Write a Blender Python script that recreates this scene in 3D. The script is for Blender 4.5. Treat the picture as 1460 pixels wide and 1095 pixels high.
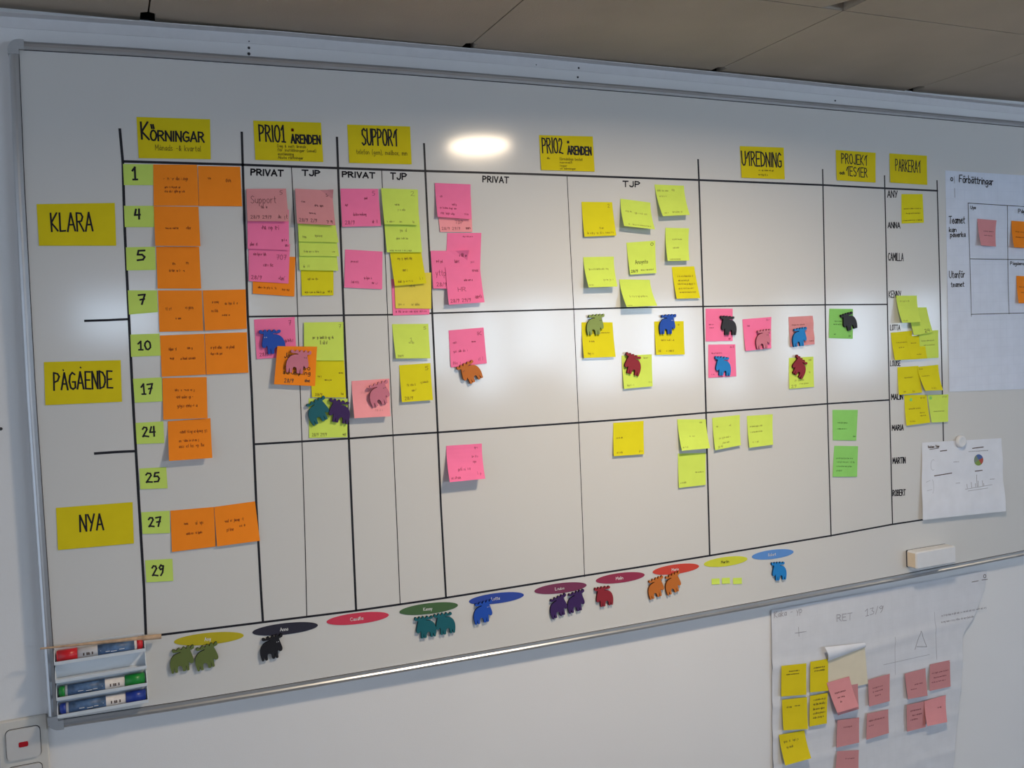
import bpy, math, random
from mathutils import Vector, Matrix
from mathutils.geometry import tessellate_polygon

for o in list(bpy.data.objects):
    bpy.data.objects.remove(o)
SC = bpy.context.scene
COL = SC.collection
rnd = random.Random(7)

# ------------------------------------------------------------------ camera
FPX, YAW, PITCH, ROLL = 1342.65, .408885, -.043561, -.040557
CAM = Vector((0.0, -1.86, 1.75))
cy_, sy_, cp_, sp_ = math.cos(YAW), math.sin(YAW), math.cos(PITCH), math.sin(PITCH)
FWD = Vector((sy_*cp_, cy_*cp_, sp_))
R0 = Vector((cy_, -sy_, 0))
U0 = R0.cross(FWD)
RIGHT = R0*math.cos(ROLL) + U0*math.sin(ROLL)
UP = U0*math.cos(ROLL) - R0*math.sin(ROLL)
cd = bpy.data.cameras.new('camera')
cam = bpy.data.objects.new('camera', cd)
COL.objects.link(cam)
cam.matrix_world = Matrix(((RIGHT.x, UP.x, -FWD.x, CAM.x), (RIGHT.y, UP.y, -FWD.y, CAM.y),
                           (RIGHT.z, UP.z, -FWD.z, CAM.z), (0, 0, 0, 1)))
cd.sensor_width = 36
cd.lens = FPX/1460*36
cd.clip_start = .05
SC.camera = cam

# ------------------------------------------------------------------ light and exposure
SC.view_settings.view_transform = 'Standard'
SC.view_settings.look = 'None'
SC.view_settings.gamma = 1
SC.view_settings.exposure = 0.0
WORLD_STRENGTH, WORLD_COLOR = .90, (.82, .95, 1.14, 1)
LAMP_WATTS, LAMP_COLOR = (17.8, 2.8), (1, .81, .59)
PANE_STRENGTH, PANE_COLOR = 10.5, (.73, .92, 1.15, 1)
w = bpy.data.worlds.new('world')
SC.world = w
w.use_nodes = True
w.node_tree.nodes['Background'].inputs[0].default_value = WORLD_COLOR
w.node_tree.nodes['Background'].inputs[1].default_value = WORLD_STRENGTH
CEIL = 2.364
LAMPS = [(1.10, -.90), (3.53, -.93)]          # recessed downlights in the ceiling

# ------------------------------------------------------------------ materials
def mat(name, col, rough=.6, metal=0, noise=.04, scale=40, spec=.5, emit=None, bump=0, bscale=200):
    m = bpy.data.materials.new(name)
    m.use_nodes = True
    nt = m.node_tree
    b = nt.nodes['Principled BSDF']
    b.inputs['Roughness'].default_value = rough
    b.inputs['Metallic'].default_value = metal
    b.inputs['Specular IOR Level'].default_value = spec
    tc = nt.nodes.new('ShaderNodeTexCoord')
    n = nt.nodes.new('ShaderNodeTexNoise')
    n.inputs['Scale'].default_value = scale
    nt.links.new(tc.outputs['Object'], n.inputs['Vector'])
    r = nt.nodes.new('ShaderNodeValToRGB')
    r.color_ramp.elements[0].position = .3
    r.color_ramp.elements[1].position = .7
    r.color_ramp.elements[0].color = tuple(max(0, c*(1-noise)) for c in col) + (1,)
    r.color_ramp.elements[1].color = tuple(min(1, c*(1+noise)) for c in col) + (1,)
    nt.links.new(n.outputs['Fac'], r.inputs['Fac'])
    nt.links.new(r.outputs['Color'], b.inputs['Base Color'])
    if bump:
        n2 = nt.nodes.new('ShaderNodeTexNoise')
        n2.inputs['Scale'].default_value = bscale
        nt.links.new(tc.outputs['Object'], n2.inputs['Vector'])
        bp = nt.nodes.new('ShaderNodeBump')
        bp.inputs['Strength'].default_value = bump
        bp.inputs['Distance'].default_value = .002
        nt.links.new(n2.outputs['Fac'], bp.inputs['Height'])
        nt.links.new(bp.outputs['Normal'], b.inputs['Normal'])
    if emit:
        b.inputs['Emission Color'].default_value = emit[0]
        b.inputs['Emission Strength'].default_value = emit[1]
    return m

def paper_mat(name, col, spec=.15):
    return mat(name, col, rough=.85, noise=.03, scale=25, spec=spec)

M = dict(
    wall=mat('wall_paint', (.75, .755, .77), rough=.8, noise=.015, scale=3, spec=.2, bump=.12, bscale=500),
    board=mat('whiteboard_enamel', (.66, .66, .65), rough=.12, noise=.012, scale=2.5, spec=.5),
    alu=mat('anodised_aluminium', (.52, .54, .57), rough=.32, metal=.75, noise=.04, scale=15),
    cap=mat('grey_plastic', (.40, .41, .43), rough=.5, noise=.03),
    ceil=mat('ceiling_tile', (.465, .405, .335), rough=.95, noise=.05, scale=6, spec=.1, bump=.25, bscale=350),
    void=mat('dark_void', (.012, .012, .012), rough=1, spec=0),
    trim=mat('ceiling_angle', (.66, .66, .68), rough=.5, noise=.03),
    floor=mat('floor_linoleum', (.24, .215, .195), rough=.6, noise=.1, scale=8),
    tape=mat('black_tape', (.012, .012, .018), rough=.5, noise=.2, scale=60, spec=.3),
    pen=mat('black_marker_ink', (.014, .013, .02), rough=.6, noise=.2, spec=.2),
    ink=mat('ballpoint_ink', (.10, .07, .06), rough=.8, noise=.1, spec=.1),
    redink=mat('brown_red_ink', (.33, .075, .02), rough=.8, noise=.1, spec=.1),
    markred=mat('dark_red_ink', (.10, .01, .005), rough=.8, spec=.1),
    greyink=mat('grey_pencil', (.36, .36, .40), rough=.8, noise=.1, spec=.1),
    whiteink=mat('white_print', (.85, .85, .85), rough=.8, spec=.1),
    head=paper_mat('heading_yellow_paper', (.73, .60, .013)),
    lime=paper_mat('lime_paper', (.64, .82, .13)),
    num=paper_mat('pale_lime_paper', (.57, .76, .15)),
    orange=paper_mat('orange_paper', (.98, .275, .020)),
    pink=paper_mat('hot_pink_paper', (.95, .205, .42)),
    rose=paper_mat('pale_pink_paper', (.93, .36, .40)),
    dusty=paper_mat('dusty_pink_paper', (.72, .30, .32)),
    wallpink=paper_mat('faded_pink_paper', (.58, .26, .275)),
    yellow=paper_mat('deep_yellow_paper', (.74, .68, .018)),
    mustard=paper_mat('mustard_paper', (.80, .67, .10)),
    bright=paper_mat('bright_yellow_paper', (.70, .57, .015)),
    green=paper_mat('green_paper', (.275, .66, .165)),
    cream=paper_mat('cream_paper', (.70, .64, .50)),
    white=paper_mat('white_paper', (.74, .77, .84)),
    plastic=mat('white_plastic', (.72, .77, .82), rough=.35, noise=.01),
    ivory=mat('ivory_plastic', (.62, .60, .56), rough=.4, noise=.02),
    rocker=mat('switch_plastic', (.60, .59, .58), rough=.35, noise=.02),
    wood=mat('pale_wood', (.50, .34, .22), rough=.6, noise=.25, scale=60),
    felt=mat('dark_felt', (.05, .05, .06), rough=1),
    foam=mat('white_eraser_plastic', (.70, .715, .745), rough=.55, noise=.02),
    cork=mat('beige_end', (.72, .60, .45), rough=.8, noise=.05),
    redlens=mat('red_lens', (.45, .01, .02), rough=.25, noise=.1),
    blueprint=mat('blue_print_label', (.075, .145, .28), rough=.45, noise=.45, scale=70),
    whitelabel=mat('white_label', (.74, .70, .68), rough=.45, noise=.05, scale=120),
)

def flip_mat(name, col, tint):
    """white flipchart paper ruled in faint squares"""
    m = paper_mat(name, col)
    nt = m.node_tree
    b = nt.nodes['Principled BSDF']
    src = b.inputs['Base Color'].links[0].from_socket
    tc = nt.nodes.new('ShaderNodeTexCoord')
    br = nt.nodes.new('ShaderNodeTexBrick')
    br.offset = 0
    br.inputs['Scale'].default_value = 1
    br.inputs['Brick Width'].default_value = .025
    br.inputs['Row Height'].default_value = .025
    br.inputs['Mortar Size'].default_value = .0007
    br.inputs['Color1'].default_value = (1, 1, 1, 1)
    br.inputs['Color2'].default_value = (1, 1, 1, 1)
    br.inputs['Mortar'].default_value = tint + (1,)
    sep = nt.nodes.new('ShaderNodeSeparateXYZ')
    cmb = nt.nodes.new('ShaderNodeCombineXYZ')
    nt.links.new(tc.outputs['Object'], sep.inputs[0])
    nt.links.new(sep.outputs['X'], cmb.inputs['X'])
    nt.links.new(sep.outputs['Z'], cmb.inputs['Y'])
    nt.links.new(cmb.outputs[0], br.inputs['Vector'])
    mx = nt.nodes.new('ShaderNodeMix')
    mx.data_type = 'RGBA'
    mx.blend_type = 'MULTIPLY'
    mx.inputs[0].default_value = 1
    nt.links.new(src, mx.inputs[6])
    nt.links.new(br.outputs['Color'], mx.inputs[7])
    nt.links.new(mx.outputs[2], b.inputs['Base Color'])
    return m
M['flip'] = flip_mat('ruled_flipchart_paper', (.70, .755, .87), (.95, .955, .97))
M['sheet'] = flip_mat('thin_flipchart_paper', (.66, .68, .73), (.972, .974, .98))

# ------------------------------------------------------------------ helpers
BH = .020                                      # board surface stands 20 mm off the wall (wall: y = 0)

def P(px, py, h=BH):
    """photo pixel -> the point of the plane y = -h that it shows"""
    d = RIGHT*((px-730)/FPX) - UP*((py-547.5)/FPX) + FWD
    return CAM + d*((-h-CAM.y)/d.y)

def tag(o, label=None, cat=None, group=None, kind=None):
    if label: o['label'] = label
    if cat: o['category'] = cat
    if group: o['group'] = group
    if kind: o['kind'] = kind
    return o

def link(o, parent=None):
    COL.objects.link(o)
    if parent: o.parent = parent
    return o

ORIGINS = []
def mesh_obj(name, verts, faces, m, parent=None, smooth=False):
    me = bpy.data.meshes.new(name)
    off = Vector((0, 0, 0))
    if parent:
        off = parent['_o'] if '_o' in parent else Vector((0, 0, 0))
        off = Vector(off)
    me.from_pydata([tuple(Vector(v)-off) for v in verts], [], faces)
    ms = m if isinstance(m, (list, tuple)) else [m]
    for x in ms: me.materials.append(x)
    if smooth:
        for p in me.polygons: p.use_smooth = True
    me.update()
    o = bpy.data.objects.new(name, me)
    if parent:
        o['_o'] = tuple(off)
        ORIGINS.append(o)
    return link(o, parent)

def empty(name, loc):
    o = bpy.data.objects.new(name, None)
    o.location = loc
    o.empty_display_size = .02
    COL.objects.link(o)
    o['_o'] = tuple(loc)
    ORIGINS.append(o)
    return o

def recentre(o):
    """put a mesh object's origin at the middle of its mesh"""
    me = o.data
    c = sum((v.co for v in me.vertices), Vector())/len(me.vertices)
    for v in me.vertices: v.co -= c
    o.location = c
    o['_o'] = tuple(c)
    ORIGINS.append(o)
    return o

class MB:
    def __init__(s): s.v, s.f, s.m = [], [], []
    def add(s, verts, faces, mi=0):
        n = len(s.v)
        s.v += [tuple(v) for v in verts]
        s.f += [tuple(i+n for i in f) for f in faces]
        s.m += [mi]*len(faces)
    def box(s, x0, x1, y0, y1, z0, z1, c=0, mi=0):
        """box with chamfered x/z edges (c)"""
        if c <= 0:
            v = [(x, y, z) for x in (x0, x1) for y in (y0, y1) for z in (z0, z1)]
            s.add(v, [(0, 1, 3, 2), (4, 6, 7, 5), (0, 4, 5, 1), (2, 3, 7, 6), (0, 2, 6, 4), (1, 5, 7, 3)], mi)
        else:
            def ring(y, i):
                return [(x0+i, y, z0+c), (x0+c, y, z0+i), (x1-c, y, z0+i), (x1-i, y, z0+c),
                        (x1-i, y, z1-c), (x1-c, y, z1-i), (x0+c, y, z1-i), (x0+i, y, z1-c)]
            # y0 is the front (smaller y)
            r = ring(y1, 0) + ring(y0+c, 0) + ring(y0, c*.8)
            f = [tuple(range(7, -1, -1))]
            for k in range(2):
                for i in range(8):
                    j = (i+1) % 8
                    f.append((k*8+i, k*8+j, (k+1)*8+j, (k+1)*8+i))
            f.append(tuple(range(16, 24)))
            s.add(r, f, mi)
    def prism(s, pts, y0, y1, mi=0, side=None):
        """x/z polygon pulled from y0 to y1"""
        n = len(pts)
        tri = tessellate_polygon([[Vector((p[0], p[1], 0)) for p in pts]])
        v = [(p[0], y0, p[1]) for p in pts] + [(p[0], y1, p[1]) for p in pts]
        s.add(v, [tuple(t) for t in tri] + [tuple(i+n for i in t) for t in tri], mi)
        b = len(s.v)-2*n
        for i in range(n):
            j = (i+1) % n
            s.f.append((b+i, b+j, b+n+j, b+n+i))
            s.m.append(mi if side is None else side)
    def cyl(s, a, b, r0, r1=None, seg=20, mi=0):
        a, b = Vector(a), Vector(b)
        r1 = r0 if r1 is None else r1
        d = (b-a).normalized()
        t = d.orthogonal().normalized()
        q = d.cross(t)
        v = []
        for c, r in ((a, r0), (b, r1)):
            v += [c + (t*math.cos(2*math.pi*i/seg)+q*math.sin(2*math.pi*i/seg))*r for i in range(seg)]
        f = [(i, (i+1) % seg, seg+(i+1) % seg, seg+i) for i in range(seg)]
        f += [tuple(range(seg-1, -1, -1)), tuple(range(seg, 2*seg))]
        s.add(v, f, mi)
    def build(s, name, m, parent=None, smooth=False):
        o = mesh_obj(name, s.v, s.f, m, parent)
        for p, i in zip(o.data.polygons, s.m):
            p.material_index = i
            p.use_smooth = smooth
        import bmesh
        bm = bmesh.new(); bm.from_mesh(o.data)
        bmesh.ops.recalc_face_normals(bm, faces=bm.faces)
        bm.to_mesh(o.data); bm.free()
        return o

# ------------------------------------------------------------------ stroke lettering
def arc(cx, cy, rx, ry, a0, a1, n=9):
    return [(cx+rx*math.cos(math.radians(a0+(a1-a0)*i/n)), cy+ry*math.sin(math.radians(a0+(a1-a0)*i/n))) for i in range(n+1)]
G = {
 'A': (.62, [[(0, 0), (.31, 1), (.62, 0)], [(.12, .34), (.5, .34)]]),
 'B': (.56, [[(0, 0), (0, 1), (.4, .95), (.5, .78), (.4, .58), (0, .52)], [(.38, .56), (.56, .3), (.44, .05), (0, 0)]]),
 'C': (.56, [[(.55, .86), (.36, 1), (.12, .88), (0, .5), (.12, .12), (.34, 0), (.56, .14)]]),
 'D': (.58, [[(0, 0), (0, 1), (.3, .94), (.55, .66), (.56, .34), (.38, .08), (0, 0)]]),
 'E': (.52, [[(.52, 1), (0, 1), (0, 0), (.52, 0)], [(0, .52), (.42, .52)]]),
 'F': (.52, [[(.52, 1), (0, 1), (0, 0)], [(0, .52), (.4, .52)]]),
 'G': (.58, [[(.55, .88), (.32, 1), (.08, .82), (0, .45), (.1, .1), (.34, 0), (.58, .12), (.58, .45), (.3, .45)]]),
 'H': (.56, [[(0, 0), (0, 1)], [(.56, 0), (.56, 1)], [(0, .5), (.56, .5)]]),
 'I': (.08, [[(.04, 0), (.04, 1)]]),
 'J': (.42, [[(.4, 1), (.42, .2), (.28, 0), (.1, .04), (0, .2)]]),
 'K': (.54, [[(0, 0), (0, 1)], [(.5, 1), (.02, .45), (.54, 0)]]),
 'L': (.48, [[(0, 1), (0, 0), (.48, 0)]]),
 'M': (.7, [[(0, 0), (.05, 1), (.35, .35), (.65, 1), (.7, 0)]]),
 'N': (.54, [[(0, 0), (0, 1), (.54, 0), (.54, 1)]]),
 'O': (.58, [arc(.29, .5, .29, .5, 90, 450, 14)]),
 'P': (.52, [[(0, 0), (0, 1), (.36, .96), (.52, .77), (.38, .54), (0, .46)]]),
 'R': (.56, [[(0, 0), (0, 1), (.36, .96), (.5, .76), (.38, .56), (0, .48)], [(.2, .5), (.56, 0)]]),
 'S': (.52, [[(.5, .88), (.3, 1), (.06, .88), (.06, .65), (.3, .5), (.5, .34), (.46, .1), (.22, 0), (0, .13)]]),
 'T': (.6, [[(0, 1), (.6, 1)], [(.3, 1), (.3, 0)]]),
 '1': (.42, [[(0, .72), (.24, 1), (.24, 0)], [(.04, 0), (.42, 0)]]),
 '†': (.5, [[(0, .52), (.22, .88), (.5, 1)], [(.36, .94), (.38, 0)]]),
 'U': (.54, [[(0, 1), (.02, .2), (.2, 0), (.4, .04), (.54, .3), (.54, 1)]]),
 'V': (.56, [[(0, 1), (.28, 0), (.56, 1)]]),
 'Y': (.56, [[(0, 1), (.28, .48)], [(.56, 1), (.2, 0)]]),
 'Z': (.52, [[(0, 1), (.52, 1), (0, 0), (.52, 0)]]),
 '0': (.52, [arc(.26, .5, .26, .5, 90, 450, 12)]),
 '2': (.56, [[(0, .8), (.14, .98), (.4, .95), (.46, .72), (.2, .3), (0, .02), (.2, .06), (.56, 0)]]),
 '3': (.48, [[(0, .94), (.4, .98), (.2, .58), (.46, .4), (.4, .08), (0, .02)]]),
 '4': (.52, [[(.14, 1), (0, .42), (.52, .46)], [(.42, 1), (.4, 0)]]),
 '5': (.52, [[(.5, 1), (.1, .97), (.04, .58), (.34, .6), (.5, .36), (.36, .06), (0, .04)]]),
 '7': (.52, [[(0, .94), (.5, 1), (.22, 0)], [(.1, .48), (.46, .54)]]),
 '8': (.46, [[(.23, .54), (.04, .76), (.23, 1), (.42, .76), (.23, .54), (0, .26), (.23, 0), (.46, .26), (.23, .54)]]),
 '9': (.5, [[(.46, .84), (.22, 1), (.02, .78), (.16, .56), (.44, .7), (.48, .92), (.36, .3), (.16, 0)]]),
 '/': (.3, [[(0, -.05), (.3, 1.05)]]),
 '-': (.4, [[(.05, .42), (.35, .42)]]),
 '+': (.6, [[(0, .45), (.6, .45)], [(.3, .8), (.3, .1)]]),
 '.': (.06, [[(0, 0), (.06, .04)]]),
 ',': (.1, [[(.08, .06), (0, -.14)]]),
 '(': (.2, [[(.2, 1.1), (.03, .7), (.03, .25), (.2, -.15)]]),
 ')': (.2, [[(0, 1.1), (.17, .7), (.17, .25), (0, -.15)]]),
 '&': (.5, [[(.5, 0), (.1, .7), (.22, .95), (.36, .76), (.04, .3), (.16, 0), (.5, .4)]]),
 ' ': (.4, []),
 'a': (.42, [[(.4, .52), (.2, .6), (.02, .32), (.14, .02), (.4, .3)], [(.41, .6), (.42, 0)]]),
 'b': (.42, [[(0, 1), (0, 0)], [(0, .4), (.22, .6), (.42, .34), (.24, 0), (0, .08)]]),
 'c': (.38, [[(.38, .5), (.2, .6), (0, .3), (.16, 0), (.38, .1)]]),
 'd': (.42, [[(.42, 1), (.42, 0)], [(.42, .45), (.2, .6), (0, .3), (.16, 0), (.42, .2)]]),
 'e': (.4, [[(.02, .32), (.38, .36), (.26, .6), (.04, .44), (.06, .1), (.24, 0), (.4, .1)]]),
 'f': (.34, [[(.34, .96), (.18, 1), (.12, .8), (.12, -.1)], [(0, .58), (.3, .58)]]),
 'g': (.42, [[(.4, .54), (.2, .6), (.02, .34), (.14, .06), (.4, .3)], [(.41, .6), (.42, -.2), (.26, -.38), (.04, -.3)]]),
 'h': (.4, [[(0, 1), (0, 0)], [(0, .38), (.2, .6), (.38, .44), (.4, 0)]]),
 'i': (.08, [[(.04, .58), (.04, 0)], [(.02, .8), (.07, .84)]]),
 'j': (.2, [[(.16, .58), (.16, -.24), (0, -.32)]]),
 'k': (.38, [[(0, 1), (0, 0)], [(.34, .6), (.02, .28), (.38, 0)]]),
 'l': (.1, [[(.04, 1), (.04, .05), (.1, 0)]]),
 'm': (.62, [[(0, .6), (0, 0)], [(0, .4), (.16, .6), (.3, .44), (.3, 0)], [(.3, .4), (.46, .6), (.6, .44), (.62, 0)]]),
 'n': (.4, [[(0, .6), (0, 0)], [(0, .38), (.2, .6), (.38, .44), (.4, 0)]]),
 'o': (.42, [arc(.21, .3, .21, .3, 90, 450, 9)]),
 'p': (.42, [[(0, .6), (0, -.38)], [(0, .4), (.22, .6), (.42, .34), (.24, 0), (0, .08)]]),
 'r': (.32, [[(0, .6), (0, 0)], [(0, .34), (.16, .58), (.32, .56)]]),
 's': (.36, [[(.34, .52), (.16, .6), (.04, .44), (.32, .18), (.2, 0), (0, .08)]]),
 't': (.32, [[(.14, .92), (.14, .1), (.32, 0)], [(0, .6), (.32, .62)]]),
 'u': (.4, [[(0, .6), (.02, .12), (.2, 0), (.38, .2)], [(.4, .6), (.4, 0)]]),
 'v': (.38, [[(0, .6), (.18, 0), (.38, .6)]]),
 'x': (.38, [[(0, .6), (.38, 0)], [(.38, .6), (0, 0)]]),
 'y': (.4, [[(0, .6), (.2, .05)], [(.4, .6), (.1, -.36)]]),
}
for base, new, dots in (('A', 'Å', [(.31, 1.2)]), ('A', 'Ä', [(.16, 1.2), (.46, 1.2)]), ('O', 'Ö', [(.16, 1.2), (.42, 1.2)]),
                        ('a', 'å', [(.21, .86)]), ('a', 'ä', [(.1, .84), (.32, .84)]), ('o', 'ö', [(.1, .84), (.32, .84)])):
    wd, st = G[base]
    G[new] = (wd, st + [[(x-.03, y), (x+.03, y+.05)] for x, y in dots])

def text_strokes(s, gap=.2, jit=.02):
    """strokes of a line of writing scaled so that the line spans 0..1 across, baseline 0, cap height 1"""
    out, x = [], 0
    for ch in s:
        wd, st = G[ch]
        for l in st:
            out.append([(x+px+rnd.uniform(-jit, jit), py+rnd.uniform(-jit, jit)) for px, py in l])
        x += wd + gap
    tot = max(x-gap, .1)
    return [[(px/tot, py) for px, py in l] for l in out]

def scribble(u0, u1, v, h):
    """an unreadable word or two of small handwriting, as strokes in (u, v)"""
    out, u = [], u0
    hh = h*1.5
    while u < u1-.015:
        for _ in range(rnd.randint(2, 6)):
            wd, st = G[rnd.choice('aenrsuvmictoldkpgh')]
            cw = hh*.62*rnd.uniform(.8, 1.15)
            for l in st:
                if rnd.random() < .88:
                    k = rnd.randint(1, max(1, len(l)-1)) if rnd.random() < .25 else len(l)
                    pts = [(u+x*cw+rnd.uniform(-.1, .1)*cw, v+hh*.4-y*hh*rnd.uniform(.8, 1.05)+rnd.uniform(-.06, .06)*hh) for x, y in l[:max(2, k)]]
                    out.append(pts)
            u += (wd+rnd.uniform(.08, .25))*cw
            if u > u1: break
        u += hh*rnd.uniform(.3, .6)
    return out

def ribbons(lines, width, fmap, W=1, H=1, seg=.006):
    """flat pen strokes: lines in (u, v); fmap(u, v) -> point; W, H metres per unit"""
    v, f = [], []
    for l in lines:
        q = [Vector((a*W, b*H)) for a, b in l]
        for a, b in zip(q, q[1:]):
            d = b-a
            if d.length < 1e-6: continue
            d.normalize()
            a2, b2 = a-d*width*.4, b+d*width*.4
            n = Vector((-d.y, d.x))*width*.5
            k = max(1, int((b2-a2).length/seg))
            i0 = len(v)
            for i in range(k+1):
                c = a2+(b2-a2)*(i/k)
                for sg in (1, -1):
                    e = c+n*sg
                    v.append(fmap(e.x/W, e.y/H))
            for i in range(k):
                j = i0+2*i
                f.append((j, j+1, j+3, j+2))
    return v, f

def quad_map(q, h):
    """(u right, v down) in a four-cornered patch (TL, TR, BR, BL photo pixels) of the plane y = -h"""
    c = [P(x, y, h) for x, y in q]
    def fm(u, v):
        t = c[0]+(c[1]-c[0])*u
        b = c[3]+(c[2]-c[3])*u
        return t+(b-t)*v
    return fm, (c[1]-c[0]).length, (c[3]-c[0]).length

def in_box(strokes, u0, u1, v0, v1):
    """letter strokes -> a box of a patch; v0 is the top of the capitals, v1 the baseline"""
    return [[(u0+(u1-u0)*x, v1-(v1-v0)*y) for x, y in l] for l in strokes]

def flat_text(s, q, h, width, m, parent, gap=.2, name='handwritten_text', jit=.02):
    fm, W, H = quad_map(q, h)
    v, f = ribbons(in_box(text_strokes(s, gap, jit), 0, 1, 0, 1), width, fm, W, H)
    return mesh_obj(name, v, f, m, parent)

# ------------------------------------------------------------------ the setting
def structure(o): o['kind'] = 'structure'; return o
ROOM = dict(x0=-2.4, x1=9.6, y=-5.2)
b = MB(); b.box(ROOM['x0']-.1, ROOM['x1'], 0, .12, -.05, 2.6)
wall = structure(b.build('wall_front', M['wall']))
b = MB(); b.box(ROOM['x0']-.1, ROOM['x1'], ROOM['y'], .1, -.08, 0)
structure(b.build('floor', M['floor']))
# window wall behind the camera
WINS = [(-.14, .40, 1.88, 2.18), (.84, 1.02, 1.94, 2.12), (2.30, 2.56, 1.52, 2.02), (2.66, 3.02, 1.34, 2.08), (3.08, 3.54, 1.52, 2.12),
        (3.60, 4.10, 1.32, 2.12), (4.16, 4.86, 1.36, 2.06), (5.08, 5.36, 1.18, 1.98), (5.78, 6.12, 1.30, 2.04),
        (6.42, 6.95, 1.30, 2.06), (7.30, 7.80, 1.40, 2.08)]
WY = ROOM['y']
xs = sorted({ROOM['x0']-.1, ROOM['x1']} | {a for q in WINS for a in q[:2]})
b = MB()
for a, c in zip(xs, xs[1:]):
    wn = [q for q in WINS if q[0] <= a+1e-6 and q[1] >= c-1e-6]
    if wn:
        b.box(a, c, WY-.12, WY, -.05, wn[0][2]); b.box(a, c, WY-.12, WY, wn[0][3], 2.6)
    else:
        b.box(a, c, WY-.12, WY, -.05, 2.6)
structure(b.build('wall_back', M['wall']))
M['pane'] = mat('daylit_pane', (.8, .85, .9), rough=.3, emit=(PANE_COLOR, PANE_STRENGTH))
for i, (a, c, z0, z1) in enumerate(WINS):
    b = MB()
    t = .018
    for bx in ((a, c, z0, z0+t), (a, c, z1-t, z1), (a, a+t, z0, z1), (c-t, c, z0, z1)):
        b.box(bx[0], bx[1], WY-.07, WY-.02, bx[2], bx[3])
    wo = structure(b.build('window_%d' % (i+1), M['plastic']))
    b = MB(); b.box(a+t, c-t, WY-.055, WY-.045, z0+t, z1-t); b.build('pane', M['pane'], wo)

# ceiling tiles with their joints and the dark notches beside the wall angle
b = MB()
xe = [.109+.619*k for k in range(-5, 17)]
ye = [0, -.432] + [-.432-.6*k for k in range(1, 9)]
g, cz = .0016, CEIL
for xa, xb in zip(xe, xe[1:]):
    for r_, (ya, yb) in enumerate(zip(ye, ye[1:])):
        if r_ == 0:
            pts = [(xa+.013, ya), (xb-.013, ya), (xb-.013, -.044), (xb-g, -.050), (xb-g, yb+g), (xa+g, yb+g), (xa+g, -.050), (xa+.013, -.044)]
        else:
            pts = [(xa+g, ya-g), (xb-g, ya-g), (xb-g, yb+g), (xa+g, yb+g)]
        holes = [l for l in LAMPS if xa < l[0] < xb and yb < l[1] < ya]
        n = len(pts)
        b.add([(p[0], p[1], cz) for p in pts]+[(p[0], p[1], cz+.018) for p in pts],
              ([tuple(range(n))] if not holes else []) + [tuple(range(2*n-1, n-1, -1))] + [(i, (i+1) % n, n+(i+1) % n, n+i) for i in range(n)])
        if holes:                                # ring of faces around the lamp's hole
            hx, hy = holes[0]
            k = 32
            ring = [(hx+.105*math.cos(2*math.pi*i/k), hy+.105*math.sin(2*math.pi*i/k), cz) for i in range(k)]
            out = []
            for i in range(k):
                c_, s_ = math.cos(2*math.pi*i/k), math.sin(2*math.pi*i/k)
                tx = ((xb-g-hx)/c_) if c_ > 1e-9 else ((xa+g-hx)/c_ if c_ < -1e-9 else 1e9)
                ty = ((ya-g-hy)/s_) if s_ > 1e-9 else ((yb+g-hy)/s_ if s_ < -1e-9 else 1e9)
                t = min(tx, ty)
                out.append((hx+c_*t, hy+s_*t, cz))
            b.add(ring+out, [(i, (i+1) % k, k+(i+1) % k, k+i) for i in range(k)])
b.box(xe[0], xe[-1], ye[-1], 0, cz+.06, cz+.07, mi=1)  # black sheets stand in for the shade above the gaps and notches
b.box(xe[0], xe[-1], -.0040, -.0010, cz+.0015, cz+.06, mi=1)
ceil_o = structure(b.build('ceiling', [M['ceil'], M['void']]))

# steel angle between wall and ceiling, following the slightly uneven edge seen in the photo
edge = [P(x, y, 0) for x, y in ((-60, 19), (0, 23.3), (200, 37), (400, 51.5), (750, 82), (1060, 112), (1460, 154), (1560, 165))]
edge = [Vector((-2.4, 0, edge[0].z))]+edge+[Vector((9.0, 0, edge[-1].z))]
b = MB()
prof = [(0, .0), (.0, -.020), (.0012, -.020), (.0012, -.0012), (.024, -.0012), (.024, .0004), (.0, .0004)]
pv, pf = [], []
for p in edge:
    for dy, dz in prof: pv.append((p.x, -dy-.0002, p.z+dz+.0012))
np_ = len(prof)
for i in range(len(edge)-1):
    for k in range(np_):
        j = (k+1) % np_
        pf.append((i*np_+k, (i+1)*np_+k, (i+1)*np_+j, i*np_+j))
b.add(pv, pf)
structure(b.build('trim_1', M['trim']))

# small screws showing in the strip of wall above the board
for px, py, r in ((355, 59, .0016), (355, 68, .0026), (355, 76.5, .003), (825, 97, .003), (824, 110, .0024), (1191, 143.5, .0022), (764.5, 92.5, .0016)):
    p = P(px, py, .001)
    b = MB(); b.cyl((p.x, -.0002, p.z), (p.x, -.0016, p.z), r, r*.8, 10)
    b.build('screw', M['felt'], wall)
p = P(1, 611.5, .001)
b = MB(); b.cyl((p.x, -.0002, p.z), (p.x, -.0016, p.z), .003, .0025, 10); b.build('screw', M['felt'], wall)

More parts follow.
